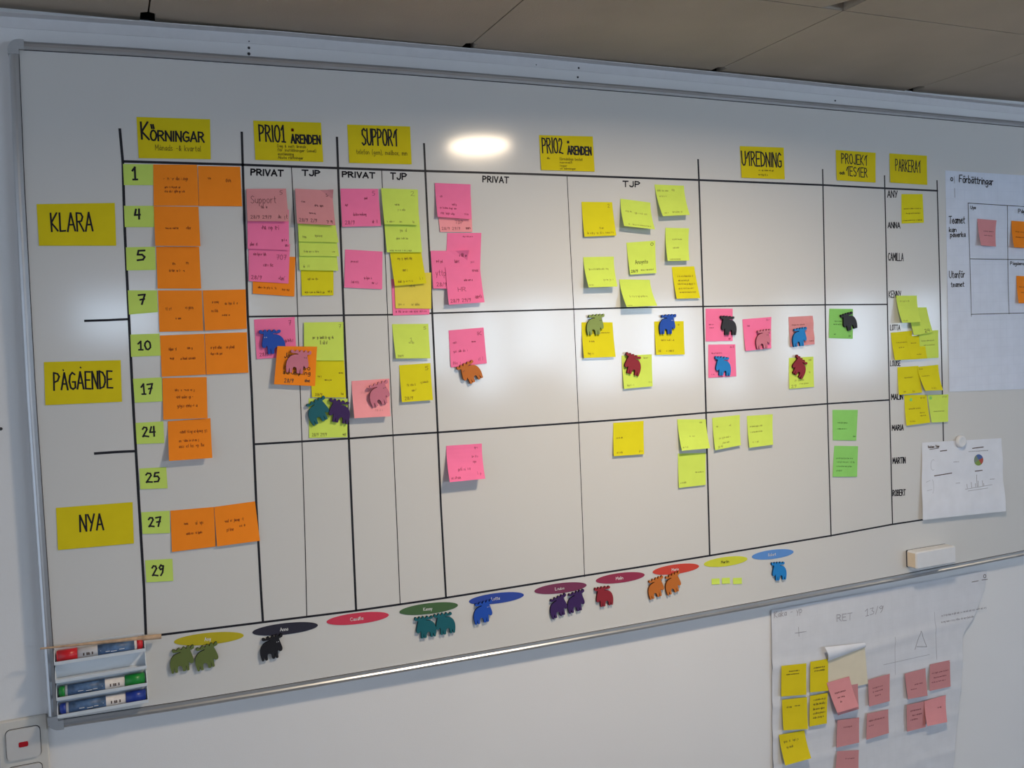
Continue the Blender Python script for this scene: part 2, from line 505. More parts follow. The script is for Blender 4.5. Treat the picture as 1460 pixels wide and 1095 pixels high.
# downlights
for i, (lx, ly) in enumerate(LAMPS):
    lo = empty('ceiling_downlight', (lx, ly, CEIL))
    tag(lo, ('round recessed downlight in the ceiling above the middle of the whiteboard', 'round recessed downlight in the ceiling above the far end of the whiteboard')[i], 'lamp', 'ceiling downlights')
    b = MB()
    k = 32
    rs = [(.112, 0), (.112, -.004), (.098, -.004), (.096, .03)]
    v = [(lx+r*math.cos(2*math.pi*j/k), ly+r*math.sin(2*math.pi*j/k), CEIL+z) for r, z in rs for j in range(k)]
    b.add(v, [(a*k+j, a*k+(j+1) % k, (a+1)*k+(j+1) % k, (a+1)*k+j) for a in range(len(rs)-1) for j in range(k)])
    b.build('trim_ring', M['plastic'], lo, smooth=True)
    ld = bpy.data.lights.new('lamp_light', 'AREA')
    ld.shape = 'DISK'; ld.size = .185
    ld.energy = LAMP_WATTS[i]; ld.color = LAMP_COLOR
    ld.spread = math.radians(165)
    l = bpy.data.objects.new('lamp_light', ld)
    COL.objects.link(l); l.parent = lo
    l.location = (0, 0, -.001)

# ------------------------------------------------------------------ the whiteboard
board = empty('whiteboard', (1.2, 0, 1.7))
tag(board, 'long white enamel board with thin aluminium frame and black taped grid, fixed to the wall', 'whiteboard')
BX1 = 3.35
top = [P(x, y) for x, y in ((27.4, 71.8), (200, 81.5), (400, 95.2), (575, 107), (750, 120.5), (925, 134.5), (1100, 149.8), (1280, 165.5), (1460, 181.9))]
bot = [P(x, y) for x, y in ((83.5, 1025.5), (256.7, 999.7), (400, 976.5), (560, 949.6), (730, 920.5), (900, 890.2), (1080, 857.2), (1278, 820), (1460, 784.4))]
lef = [P(x, y) for x, y in ((27.4, 71.8), (35.4, 260), (43.8, 420), (51.5, 560), (70.7, 840), (83.5, 1025.5))]
top.append(Vector((BX1, 0, top[-1].z-.006))); bot.append(Vector((BX1, 0, bot[-1].z+.005)))
rig = [top[-1], bot[-1]]
FR = [(0, .0004), (.0011, .0004), (.0013, .0036), (.0066, .0036), (.0094, .0058), (.0106, .0058), (.0140, .0040), (.0155, .0022), (.0165, -.004), (.0165, -.0198), (.008, -.0198)]
def rail(path, out, name):
    """frame profile swept along a path on the board; out = outward direction (x, z)"""
    v, f, n = [], [], len(FR)
    for p in path:
        for u_, h_ in FR: v.append((p.x+out[0]*u_, -BH-h_, p.z+out[1]*u_))
    for i in range(len(path)-1):
        for k in range(n):
            j = (k+1) % n
            f.append((i*n+k, (i+1)*n+k, (i+1)*n+j, i*n+j))
    f += [tuple(range(n)), tuple(range((len(path)-1)*n, len(path)*n))]
    bb = MB(); bb.add(v, f)
    for i in range(len(path)-1): bb.m[i*n] = 1        # dark joint along the panel
    return bb.build(name, [M['alu'], M['felt']], board)
def shorten(path, a, c):
    path = [p.copy() for p in path]
    d = (path[1]-path[0]); path[0] += d.normalized()*a
    d = (path[-2]-path[-1]); path[-1] += d.normalized()*c
    return path
rail(shorten(top, .006, .006), (0, 1), 'frame_rail')
rail(shorten(bot, .006, .006), (0, -1), 'frame_rail')
rail(shorten(lef, .006, .006), (-1, 0), 'frame_rail')
rail(shorten(rig, .006, .006), (1, 0), 'frame_rail')
for c, sx, sz in ((top[0], -1, 1), (bot[0], -1, -1), (top[-1], 1, 1), (bot[-1], 1, -1)):
    pts = [(c.x-sx*.008, c.z+sz*.0005), (c.x+sx*.0005, c.z+sz*.0005), (c.x+sx*.0005, c.z-sz*.008)]
    R = .019
    pts += [(c.x+sx*.0175, c.z-sz*.008)]
    pts += [(c.x+sx*.0175-sx*R+sx*R*math.cos(math.radians(a)), c.z+sz*.0175-sz*R+sz*R*math.sin(math.radians(a))) for a in range(0, 91, 15)]
    pts += [(c.x-sx*.008, c.z+sz*.0175)]
    b = MB(); b.prism(pts, -BH-.0068, -.0002)
    cp = b.build('corner_cap', M['cap'], board)
    cp['label'] = 'grey plastic corner cap'
outl = [Vector((p.x, 0, p.z+.004)) for p in top] + [Vector((p.x, 0, p.z-.004)) for p in reversed(bot)] + [Vector((p.x-.004, 0, p.z)) for p in reversed(lef[1:-1])]
b = MB(); b.prism([(p.x, p.z) for p in outl], -BH, -.004)
b.build('panel', M['board'], board)

def grid_line(px, width, name='grid_line', m=None, h=BH+.00025):
    pts = [P(x, y, h) for x, y in px]
    v, f = [], []
    for i, p in enumerate(pts):
        d = (pts[min(i+1, len(pts)-1)]-pts[max(i-1, 0)]).normalized()
        n = Vector((-d.z, 0, d.x))*width*.5
        v += [p+n, p-n]
    # a thin strip with real thickness
    k = len(v)
    v += [Vector((q.x, -BH-.00002, q.z)) for q in v]
    for i in range(len(pts)-1):
        a = 2*i
        f += [(a, a+1, a+3, a+2), (a, a+2, k+a+2, k+a), (a+1, k+a+1, k+a+3, a+3)]
    return mesh_obj(name, v, f, m or M['tape'], board)
TH, TN = .0046, .0016
HL = [
 ([(175.3, 230.1), (343.8, 234.8), (481.5, 239.7), (606, 243.8), (750, 248), (870, 252.2), (997.3, 256.7), (1173.7, 263.8), (1262, 268.5), (1337.5, 272)], TH),
 ([(229.6, 905.2), (375, 887.2), (507.8, 870.7), (636, 852.3), (735, 836.6), (833.4, 820.7), (900, 810.4), (1012, 792.2), (1184.8, 763.8), (1272, 747.7), (1316, 741)], TH*.9),
 ([(353, 451.5), (423, 450.5), (490, 449.5), (560, 448.6), (616, 446.6), (720, 443.6), (818, 440.8), (915, 438.4), (1003, 437), (1090, 435.6), (1177, 434.6), (1266, 434)], TH*.72),
 ([(361.5, 633.5), (430, 629.5), (498, 625.2), (560, 620.6), (624, 616.6), (725, 609.5), (825, 602.6), (915, 596.2), (1006.7, 588.5), (1095, 582), (1181, 575.6), (1268.5, 570.2)], TH*.85),
 ([(120, 457.5), (152, 456.5), (184, 455)], TH*.9), ([(134, 646.7), (165, 644.5), (193, 643.2)], TH),
 ([(170.7, 183), (175, 230), (178, 331), (184.6, 470), (189, 560), (196.5, 690), (205.5, 840), (208, 905)], TH),
 ([(344.7, 187.7), (348, 300), (353.4, 451.8), (358.9, 560), (365.5, 720), (372, 840), (375, 888)], TH*.95),
 ([(480.4, 195), (484.2, 300), (490, 445), (498.2, 645), (503, 760), (507.8, 871)], TH*.95),
 ([(604.5, 204), (609, 300), (613.4, 386), (616.6, 452.8), (624.3, 619), (628.6, 720), (636, 853)], TH*.9),
 ([(995.3, 226.8), (996.6, 256.4), (1002, 420), (1006.7, 588.5), (1012, 793)], TH*.95),
 ([(1172.9, 241), (1177.3, 471), (1181, 625.5), (1185, 765)], TH*.8),
 ([(1261.2, 250), (1264.5, 400), (1268.2, 570.8), (1272.6, 748.7)], TH*.8),
 ([(1336, 257), (1340, 400), (1343.3, 540.6), (1345.2, 629)], TH*.85),
 ([(415.5, 237.3), (421, 345), (426, 497), (431, 640), (435, 770), (437.5, 879.5)], TN),
 ([(544.2, 242), (549, 360), (554, 480), (560.5, 625), (566, 750), (570.6, 861.5)], TN),
 ([(808.5, 251), (813, 345), (818, 440), (825.1, 603.7), (829.7, 720), (833.5, 822.5)], TN),
]
for px, wd in HL: grid_line(px, wd)

def px_box(x0, y0, x1, y1, sl=0):
    d = (x1-x0)*sl
    return [(x0, y0), (x1, y0+d), (x1, y1), (x0, y1-d)]
BT = [('PRIVAT', 358, 241, 403.5, 251.2, .04, .0029), ('TJP', 431, 242.6, 456, 250.8, .03, .0029), ('PRIVAT', 488.4, 244.7, 534.2, 253.9, .04, .0029),
      ('TJP', 556.8, 246.7, 579.4, 256, .03, .0029), ('PRIVAT', 688.4, 251.2, 725, 260.8, .04, .0027), ('TJP', 888, 258.4, 912, 266.6, .03, .0029),
      ('ANY', 1265.5, 272, 1279.3, 281.5, .02, .0027), ('ANNA', 1266, 317, 1283.3, 325.2, .02, .0027), ('CAMILLA', 1266.5, 360.8, 1288, 371.7, .02, .0024),
      ('KENNY', 1267.5, 415, 1284.6, 424.2, 0, .0021), ('LOTTA', 1269.5, 463.3, 1283.2, 470.6, 0, .0021), ('LOUISE', 1269.5, 514.5, 1283.8, 521.5, -.02, .0021),
      ('MALIN', 1271, 562.3, 1287, 569.2, -.03, .0029), ('MARIA', 1272, 606.4, 1288, 613, -.04, .0029), ('MARTIN', 1273, 653, 1290.8, 660, -.05, .0029),
      ('ROBERT', 1273, 699, 1291, 706, -.06, .0027)]
for s, x0, y0, x1, y1, sl, wd in BT:
    flat_text(s, px_box(x0, y0, x1, y1, sl), BH+.0002, wd, M['pen'], board)

# ------------------------------------------------------------------ notes
NOTES = {}
# a thin pen line soaks into the coloured paper: pen colour per kind of paper
NOTE_INK = {}
for k_, c_ in dict(lime=(.30, .34, .09), mustard=(.34, .26, .08), yellow=(.27, .19, .03), pink=(.36, .07, .13), rose=(.36, .12, .14), dusty=(.22, .09, .10), green=(.10, .26, .08), wallpink=(.26, .10, .12), bright=(.15, .12, .03), head=(.16, .12, .02)).items():
    M['ink_'+k_] = mat('pen_on_%s' % k_, c_, rough=.85, noise=.1, spec=.1)
    NOTE_INK[('ink', k_)] = 'ink_'+k_
def note(key, name, label, group, m, q, layer=.0006, lift=.003, writing=None, plane=BH, curl=None, nu=6, nv=8, cat='sticky note'):
    """one sheet stuck along its top edge: q = its corners in the photo (TL, TR, BR, BL), lift = how far the bottom stands off"""
    ht, hb = plane+layer, plane+layer+lift
    c = [P(*q[0], ht), P(*q[1], ht), P(*q[2], hb), P(*q[3], hb)]
    def S(u, v, back=0):
        t = c[0]+(c[1]-c[0])*u
        e = c[3]+(c[2]-c[3])*u
        p = t+(e-t)*v
        h = plane+layer+lift*max(0, v)**1.7
        if curl: h += curl(u, v)
        return Vector((p.x, -h+back, p.z))
    verts = [S(i/nu, j/nv) for j in range(nv+1) for i in range(nu+1)]
    n = len(verts)
    verts += [S(i/nu, j/nv, .0002) for j in range(nv+1) for i in range(nu+1)]
    W_ = nu+1
    faces = []
    for j in range(nv):
        for i in range(nu):
            a = j*W_+i
            faces.append((a, a+W_, a+W_+1, a+1))
            faces.append((n+a, n+a+1, n+a+W_+1, n+a+W_))
    rim = [i for i in range(nu+1)] + [j*W_+nu for j in range(1, nv+1)] + [nv*W_+i for i in range(nu-1, -1, -1)] + [j*W_ for j in range(nv-1, 0, -1)]
    for a, e in zip(rim, rim[1:]+rim[:1]): faces.append((a, e, n+e, n+a))
    o = mesh_obj(name, verts, faces, M[m] if isinstance(m, str) else m)
    recentre(o)
    tag(o, label, cat, group)
    W, H = (c[1]-c[0]).length, (c[3]-c[0]).length
    NOTES[key] = (S, W, H, q, plane+layer, lift)
    for strokes, wd, im in writing or ():
        im = NOTE_INK.get((im, m), im)
        v, f = ribbons(strokes, wd, lambda u, v: S(u, v, -.0003), W, H)
        if v: mesh_obj('handwritten_text', v, f, M[im], o)
    return o

def tx(s, u0, u1, v0, v1, wd, m='pen', gap=.2, slope=0):
    l = in_box(text_strokes(s, gap), u0, u1, v0, v1)
    if slope: l = [[(u, v+slope*(u-u0)) for u, v in k] for k in l]
    return (l, wd, m)
def card(kind=0, m='ink'):
    """the way most of the notes are written: a figure in the corner, a line or two, a date and initials"""
    s = []
    s += in_box(text_strokes(rnd.choice('5273')), .84, .92, .06, .15)
    n = rnd.choice((1, 2, 2, 3)) if kind == 0 else kind
    for i in range(n):
        a = rnd.uniform(.1, .3)
        s += scribble(a, a+rnd.uniform(.3, .5), .36+i*.15+rnd.uniform(-.03, .03), .045)
    s += in_box(text_strokes(rnd.choice(('28/9', '29/9', '27/9', '2/9'))), .08, .26, .85, .93)
    if rnd.random() < .6: s += in_box(text_strokes('29/9'), .36, .54, .86, .93)
    s += scribble(.78, .92, .9, .04)
    return [(s, .0005, m)]
def jot(rows, m='ink', wd=.00048):
    s = []
    for u0, u1, v, h in rows: s += scribble(u0, u1, v, h)
    return [(s, wd, m)]

GH = 'yellow heading notes above the grid'
note('korn', 'heading_note', 'wide yellow note headed KORNINGAR with umlaut, above the orange notes', GH, 'head', [(194.5, 166.6), (299.5, 170), (300.6, 227), (197.8, 225.5)], lift=.001,
     writing=[tx('K', .055, .155, .12, .54, .0034), tx('ORNINGAR', .175, .91, .32, .56, .0031, slope=.02), ([[(.188, .18), (.198, .27)], [(.215, .18), (.225, .27)]], .0031, 'pen'),
              tx('Månads -& kvartal', .23, .86, .66, .80, .0009, 'ink', slope=.02)])
note('prio1', 'heading_note', 'wide yellow note headed PRIO1 with four small lines below', GH, 'head', [(361, 171.8), (457.7, 174.8), (461, 231), (364.2, 228)], lift=.001,
     writing=[tx('PRIO1', .08, .45, .11, .52, .0030), tx('ARENDEN', .54, .97, .33, .54, .0031, slope=.01), ([[(.555, .19), (.575, .23)], [(.575, .19), (.555, .23)]], .003, 'markred'),
              tx('Dag & natt ärende', .33, .75, .59, .66, .0008, 'ink'), tx('för inställningar (smal)', .33, .90, .69, .76, .0008, 'ink'), tx('avstämning', .33, .56, .79, .86, .0008, 'ink'),
              tx('Akuta rättningar', .33, .70, .88, .95, .0008, 'ink')])
note('supp', 'heading_note', 'wide yellow note headed SUPPORT with one small line below', GH, 'head', [(495, 177.5), (584.8, 180.3), (587, 234.3), (498, 232.3)], lift=.001,
     writing=[tx('SUPPOR†', .22, .78, .10, .52, .0031), tx('telefon (gem), mailbox, mm', .12, .93, .64, .76, .0009, 'ink', slope=.01)])
note('prio2', 'heading_note', 'wide yellow note headed PRIO2 with four small lines below', GH, 'head', [(768.5, 192.6), (845.2, 194.5), (848, 244.7), (771.8, 242.5)], lift=.002,
     writing=[tx('PRIO2', .05, .42, .08, .50, .0030), tx('ARENDEN', .51, .95, .30, .52, .0034, slope=.02), ([[(.515, .16), (.54, .20)], [(.54, .16), (.515, .20)]], .003, 'pen'),
              tx('förmånliga beslut', .35, .78, .62, .70, .0008, 'ink'), tx('normalt', .35, .58, .73, .79, .0008, 'ink'), tx('lager', .35, .48, .83, .88, .0008, 'ink'), tx('ut körningar', .35, .64, .91, .96, .0008, 'ink'),
              (scribble(.12, .17, .65, .04), .0008, 'ink')])
note('utr', 'heading_note', 'yellow note headed UTREDNING above the column of moose magnets', GH, 'head', [(1054.8, 208.2), (1117.5, 210.4), (1119, 255.6), (1057.5, 253.4)], lift=.002,
     writing=[tx('U†REDNING', .03, .93, .16, .60, .0034, slope=.03), (scribble(.40, .74, .74, .03), .0008, 'ink'), (scribble(.38, .6, .88, .04), .0008, 'ink')])
note('proj', 'heading_note', 'yellow note headed PROJEKT OCH TESTER in two lines', GH, 'head', [(1191.5, 213.7), (1248.5, 217.8), (1248.5, 260.3), (1193.4, 257)], lift=.002,
     writing=[tx('PROJEK†', .14, .78, .10, .42, .0026, slope=.03), tx('†ES†ER', .25, .78, .52, .82, .0026, slope=.04), tx('och', .08, .20, .69, .79, .002)])
note('park', 'heading_note', 'yellow note headed PARKERAT above the column of names', GH, 'head', [(1268.2, 218.6), (1321.6, 222), (1322.2, 263.6), (1269.6, 260.3)], lift=.002,
     writing=[tx('PARKERA†', .15, .82, .18, .58, .0026, slope=.03)])
GR = 'yellow row heading notes'
note('klara', 'heading_note', 'large yellow row note reading KLARA, topmost of three beside the frame', GR, 'head', [(52, 291), (163.6, 289.3), (165.8, 350.4), (55.6, 350.4)], lift=.001,
     writing=[tx('KLARA', .17, .70, .22, .65, .0029)])
note('pag', 'heading_note', 'large yellow row note reading PAGAENDE, between KLARA and NYA', GR, 'head', [(62.5, 516.2), (172, 513.5), (174, 572.9), (64.7, 577.8)], lift=.001,
     writing=[tx('PAGAENDE', .12, .88, .26, .66, .0029, slope=-.01), ([[(.24, .19), (.247, .21)], [(.465, .14), (.472, .16)]], .002, 'pen')])
note('nya', 'heading_note', 'large yellow row note reading NYA, lowest of three beside the frame', GR, 'head', [(79.7, 724.1), (189, 715.9), (191, 774.8), (82.7, 784.4)], lift=.001,
     writing=[tx('NYA', .30, .60, .22, .60, .0029)])

GN = 'small lime number notes'
NUM = [('1', [(175.4, 233.7), (218.4, 234.3), (218.4, 263.9), (176.7, 263.9)], (.30, .46, .16, .74), 'at the top of the number column'),
       ('4', [(176.7, 293.4), (219.2, 293.4), (220, 323.8), (178, 323.8)], (.35, .53, .17, .62), 'below the one for one'),
       ('5', [(179.5, 352.6), (221, 351.8), (222.3, 384.9), (180.6, 385.5)], (.38, .64, .15, .58), 'below the one for four'),
       ('7', [(182.2, 414), (224, 414), (225.2, 445), (184, 448.5)], (.36, .58, .18, .60), 'below the one for five'),
       ('10', [(185.8, 477), (227.4, 475.6), (229.3, 507.1), (187, 508.8)], (.25, .67, .32, .70), 'below the one for seven'),
       ('17', [(189.6, 540), (230.7, 538), (231.5, 572.3), (192.3, 574.3)], (.27, .66, .24, .66), 'below the one for ten'),
       ('24', [(193.2, 603), (232.9, 600.8), (234.3, 631.8), (195, 633.2)], (.24, .68, .22, .66), 'below the one for seventeen'),
       ('25', [(198.7, 668), (237, 666), (239, 696.2), (200, 697.6)], (.24, .72, .24, .68), 'below the one for twenty-four'),
       ('27', [(201.4, 730.4), (241.7, 728.2), (242.5, 760), (203.3, 761.4)], (.24, .68, .26, .68), 'below the one for twenty-five'),
       ('29', [(206.9, 798.9), (245.8, 796.7), (247.1, 828.2), (208.8, 830.4)], (.24, .66, .26, .72), 'at the foot of the number column')]
WORDS = {'1': 'one', '4': 'four', '5': 'five', '7': 'seven', '10': 'ten', '17': 'seventeen', '24': 'twenty-four', '25': 'twenty-five', '27': 'twenty-seven', '29': 'twenty-nine'}
for s, q, bx, where in NUM:
    note('n'+s, 'number_note', 'small lime note bearing the number %s, %s' % (WORDS[s], where),
         GN, 'num', q, lift=.001, nu=3, nv=3, writing=[tx(s, *bx, .0033 if len(s) == 1 else .0029)])

GO = 'orange notes beside the numbers'
OR = [('o1a', 'orange note beside the number one, inner of two', [(218.4, 234.3), (281, 235), (283.6, 293.4), (219.2, 293.4)], .0015, [(.22, .8, .34, .06), (.25, .6, .55, .03), (.25, .72, .65, .04)]),
      ('o1b', 'orange note beside the number one, outer of two', [(282.2, 236.5), (342.5, 237.8), (345.2, 294.2), (284, 293.7)], .0015, [(.22, .3, .3, .06), (.6, .75, .35, .07)]),
      ('o4', 'single orange note beside the number four', [(219.2, 294), (283, 294.8), (285.8, 351), (221.4, 350.4)], .006, [(.24, .52, .55, .03), (.7, .85, .54, .05)]),
      ('o5', 'single orange note beside the number five', [(222.5, 351.8), (284, 351.8), (286.9, 411.5), (224.7, 411.5)], .003, [(.34, .44, .4, .05), (.68, .72, .38, .06), (.28, .62, .57, .04)]),
      ('o7a', 'orange note beside the number seven, inner of two', [(225.2, 414), (287.7, 414), (289.9, 471.5), (227.4, 473.2)], .002, [(.16, .28, .45, .06), (.6, .82, .42, .06), (.36, .48, .68, .04)]),
      ('o7b', 'orange note beside the number seven, outer of two', [(289, 414), (350.2, 412.6), (352, 468.8), (292.3, 471.5)], .003, [(.2, .36, .3, .04), (.5, .8, .34, .05), (.18, .32, .52, .05), (.42, .6, .63, .03)]),
      ('o10a', 'orange note beside the number ten, inner of two', [(228, 478.4), (291, 475.9), (293.7, 534), (230.7, 537.3)], .002, [(.18, .36, .34, .05), (.6, .72, .33, .04), (.2, .34, .56, .04), (.44, .8, .58, .05)]),
      ('o10b', 'orange note beside the number ten, outer of two', [(291.8, 475.6), (352, 473.7), (354.3, 531.3), (294.6, 534)], .002, [(.12, .68, .35, .05), (.12, .4, .5, .04)]),
      ('o17', 'single orange note beside the number seventeen', [(231.5, 539), (294.6, 537.6), (296, 596.2), (232.9, 598.4)], .003, [(.28, .72, .30, .04), (.3, .7, .47, .05), (.32, .78, .68, .06)]),
      ('o24', 'orange note with lifted edges beside the number twenty-four', [(239.2, 600.8), (300, 596.2), (302.8, 652.9), (241, 657.3)], .014, [(.28, .9, .30, .05), (.24, .72, .52, .05), (.24, .86, .66, .06)]),
      ('o27a', 'orange note beside the number twenty-seven, inner of two', [(243, 728.2), (305, 722.8), (307.4, 779.2), (245.2, 787.1)], .002, [(.3, .42, .35, .04), (.56, .72, .36, .06), (.34, .7, .6, .04)]),
      ('o27b', 'orange note beside the number twenty-seven, overlapping the tape line', [(305.5, 722.8), (363.6, 714.8), (370.7, 771), (309.6, 779.2)], .005, [(.22, .66, .4, .05), (.26, .42, .62, .06), (.56, .7, .56, .04)])]
for i, (k, lab, q, lift, rows) in enumerate(OR):
    note(k, 'sticky_note', lab, GO, 'orange', q, layer=.0006+.0002*(i % 3), lift=lift, writing=jot(rows, 'redink', .00065))

G1 = 'notes in the first two finished columns'
note('p4', 'sticky_note', 'orange note peeping out under the lowest pink note of the first PRIVAT column', G1, 'orange', [(360.5, 364), (421.2, 366.3), (419.7, 422.8), (360.5, 418.7)], .0006, .002, jot([(.12, .6, .82, .04), (.7, .92, .84, .03)], 'redink'))
note('p3', 'sticky_note', 'hot pink note lying over the orange one in the first PRIVAT column', G1, 'pink', [(354.4, 347), (413.6, 348), (411.3, 404.3), (354.8, 400.8)], .0014, .002,
     [(scribble(.12, .45, .28, .05)+in_box(text_strokes('707'), .68, .92, .28, .4)+scribble(.36, .62, .55, .06), .0008, 'ink'), tx('28/9', .06, .32, .84, .94, .0008, 'ink'), (scribble(.74, .92, .88, .07), .0009, 'ink')])
note('p2', 'sticky_note', 'hot pink note tucked below the dusty pink Support note', G1, 'pink', [(352.6, 298), (411.6, 299), (412.5, 356.7), (353.4, 354.6)], .0026, .003,
     [(scribble(.34, .76, .45, .08), .0008, 'ink'), (scribble(.06, .24, .88, .05)+scribble(.82, .95, .75, .04)+scribble(.82, .96, .88, .05), .0008, 'ink')])
note('p1', 'sticky_note', 'dusty pink note with Support written on it, topmost in the first PRIVAT column', G1, 'dusty', [(351.3, 269.3), (407.8, 268.9), (412, 315.6), (353, 315.2)], .0042, .007,
     [tx('Support', .10, .72, .22, .44, .0009, 'ink'), (scribble(.34, .56, .56, .06), .0008, 'ink'), tx('28/9 29/9', .08, .58, .82, .92, .0008, 'ink'), (scribble(.74, .95, .86, .08), .0008, 'ink'), tx('5', .83, .9, .06, .18, .0008, 'ink')])
note('t5', 'sticky_note', 'narrow deep yellow note at the bottom of the first TJP column', G1, 'yellow', [(428.5, 372), (475.5, 372), (475.6, 421.2), (430.4, 421.5)], .0006, .002, jot([(.2, .5, .52, .04), (.1, .7, .9, .04), (.82, .95, .88, .04)]))
note('t4', 'sticky_note', 'lime note lowest of three layered in the first TJP column', G1, 'lime', [(425, 331), (477, 331), (482.4, 386), (427.3, 385)], .0014, .0035, jot([(.1, .24, .9, .05)]))
note('t3', 'sticky_note', 'lime note in the middle of three layered in the first TJP column', G1, 'lime', [(424.4, 310), (476, 310.5), (483.4, 365.5), (427.3, 364.9)], .0026, .0040, jot([(.1, .5, .88, .04), (.84, .95, .88, .03)]))
note('t2', 'sticky_note', 'lime note highest of three layered in the first TJP column', G1, 'lime', [(423, 289), (473, 290), (482.8, 345.8), (426.3, 344.3)], .0040, .0045, jot([(.1, .24, .88, .05), (.42, .6, .84, .04)]))
note('t1', 'sticky_note', 'dusty pink note with a curled corner, topmost in the first TJP column', G1, 'dusty', [(420.8, 268.9), (473.5, 271.5), (478.3, 321.3), (423.8, 318.6)], .0056, .008,
     [(scribble(.14, .24, .36, .03)+scribble(.5, .72, .45, .05)+scribble(.34, .5, .68, .03), .0007, 'ink'), tx('28/9 2/9', .06, .52, .84, .94, .0008, 'ink'), (scribble(.78, .95, .88, .06), .0008, 'ink'), tx('5', .82, .88, .08, .18, .0012, 'ink')],
     curl=lambda u, v: .012*max(0, u-v*1.2-.7)**1.2*4)

G2 = 'notes in the support columns'
note('s1', 'sticky_note', 'hot pink note higher of two in the support PRIVAT column', G2, 'pink', [(485.3, 268.9), (539.3, 269.3), (543.4, 322.3), (488, 323.4)], .0006, .005,
     [(scribble(.1, .2, .42, .05)+scribble(.62, .7, .25, .04)+scribble(.3, .66, .68, .05), .0007, 'ink'), tx('28/9', .08, .32, .84, .94, .0008, 'ink'), (scribble(.78, .95, .88, .06), .0008, 'ink'), tx('5', .83, .9, .06, .18, .0008, 'ink')])
note('s2', 'sticky_note', 'hot pink note lower of two in the support PRIVAT column', G2, 'pink', [(492, 355.6), (545.5, 358.7), (544.9, 412.5), (491, 410)], .0006, .002,
     jot([(.16, .34, .3, .04), (.52, .72, .72, .05), (.18, .42, .84, .05), (.72, .86, .84, .05)]))
note('u5', 'sticky_note', 'hot pink note mostly hidden at the bottom of the support TJP column', G2, 'pink', [(557.8, 397.8), (613, 400), (612.3, 448.4), (560.3, 449.8)], .0006, .001, jot([(.08, .9, .9, .04)]))
note('u4', 'sticky_note', 'mustard yellow note second from the bottom in the support TJP column', G2, 'mustard', [(562, 391), (614.8, 388.5), (615, 440.3), (564, 439.5)], .0014, .0015, jot([(.4, .56, .36, .06), (.08, .3, .88, .05), (.44, .7, .88, .05)]))
note('u3', 'sticky_note', 'deep yellow note in the middle of the support TJP column', G2, 'yellow', [(555, 352), (599.8, 352.5), (608.2, 403.9), (563, 407.6)], .0026, .006, jot([(.2, .7, .3, .05), (.32, .5, .6, .06), (.12, .6, .9, .05), (.8, .9, .86, .05)]))
note('u2', 'sticky_note', 'lime note below the topmost lime one in the support TJP column', G2, 'lime', [(547, 307), (597.5, 308), (602, 359.7), (551.7, 359.7)], .0036, .004, jot([(.4, .6, .4, .06), (.3, .62, .62, .04), (.08, .7, .95, .03)]))
note('u1', 'sticky_note', 'lime note topmost in the support TJP column', G2, 'lime', [(543.4, 268.3), (595.8, 270.3), (597.9, 320.7), (548.2, 319.7)], .0048, .007, jot([(.34, .46, .44, .03), (.42, .66, .58, .05), (.08, .3, .92, .04), (.44, .56, .92, .03), (.78, .9, .92, .05)])+[tx('2', .8, .9, .06, .18, .0008, 'ink')])

G3 = 'notes in the ongoing row of the first columns'
note('pa', 'sticky_note', 'hot pink note under the royal blue moose and the orange note', G3, 'pink', [(362, 455.6), (420.2, 451.9), (422.8, 508.4), (366.1, 511.9)], .0006, .0015,
     [tx('7', .84, .9, .08, .2, .001, 'ink'), (scribble(.72, .95, .58, .06), .0009, 'ink'), tx('28/9', .08, .3, .85, .94, .0008, 'ink')])
note('pe', 'sticky_note', 'lime note holding the teal and the purple moose', G3, 'lime', [(440, 568), (495.6, 568.4), (495.2, 623.4), (440.7, 624.5)], .0006, .001, [tx('28/9 29/9', .08, .46, .88, .96, .0008, 'ink'), (scribble(.88, .96, .92, .04), .0008, 'ink')])
note('pd', 'sticky_note', 'deep yellow note between two lime ones beside the pink moose', G3, 'yellow', [(442, 510), (490.6, 512), (493.5, 566.9), (444.8, 566.3)], .0016, .0015, jot([(.2, .32, .46, .04), (.4, .6, .55, .03), (.82, .95, .36, .03), (.86, .94, .9, .05)])+[tx('28/9', .1, .3, .9, .96, .0008, 'ink')])
note('pc', 'sticky_note', 'lime note above the deep yellow one in the ongoing row', G3, 'lime', [(433.5, 459.7), (489.4, 459), (490.6, 514.1), (433.5, 514)], .0028, .001, jot([(.22, .74, .4, .05), (.4, .56, .53, .07)], wd=.001)+[tx('7', .88, .94, .06, .16, .0009, 'ink')])
note('pb', 'sticky_note', 'orange note carrying a dusty pink moose over its writing', G3, 'orange', [(395.5, 493.4), (452, 494.4), (449.3, 550.5), (390.8, 547.8)], .0078, .003,
     [tx('Jag', .2, .38, .17, .30, .0011, 'pen'), tx('if my bo', .2, .85, .48, .60, .0011, 'pen'), tx('strumpling', .2, .86, .62, .72, .0011, 'pen'), tx('28/9', .24, .46, .84, .94, .001, 'ink'), (scribble(.74, .88, .87, .06), .001, 'ink')])
note('sp', 'sticky_note', 'pale pink note with a pink moose in the support PRIVAT column', G3, 'rose', [(501.3, 543.3), (555.2, 539.8), (556.8, 593.6), (505.4, 596.3)], .0006, .014, jot([(.22, .42, .32, .05), (.6, .8, .82, .04)], 'dusty'))
note('sl', 'sticky_note', 'lime note above a deep yellow one in the support TJP column', G3, 'lime', [(558.9, 462.1), (610.8, 461.7), (613.9, 510.8), (564.6, 511)], .0006, .008, jot([(.42, .58, .54, .04)])+[tx('1', .46, .52, .4, .5, .0008, 'ink'), tx('28/9', .06, .22, .9, .96, .0008, 'ink'), tx('5', .86, .93, .08, .16, .0008, 'ink')])
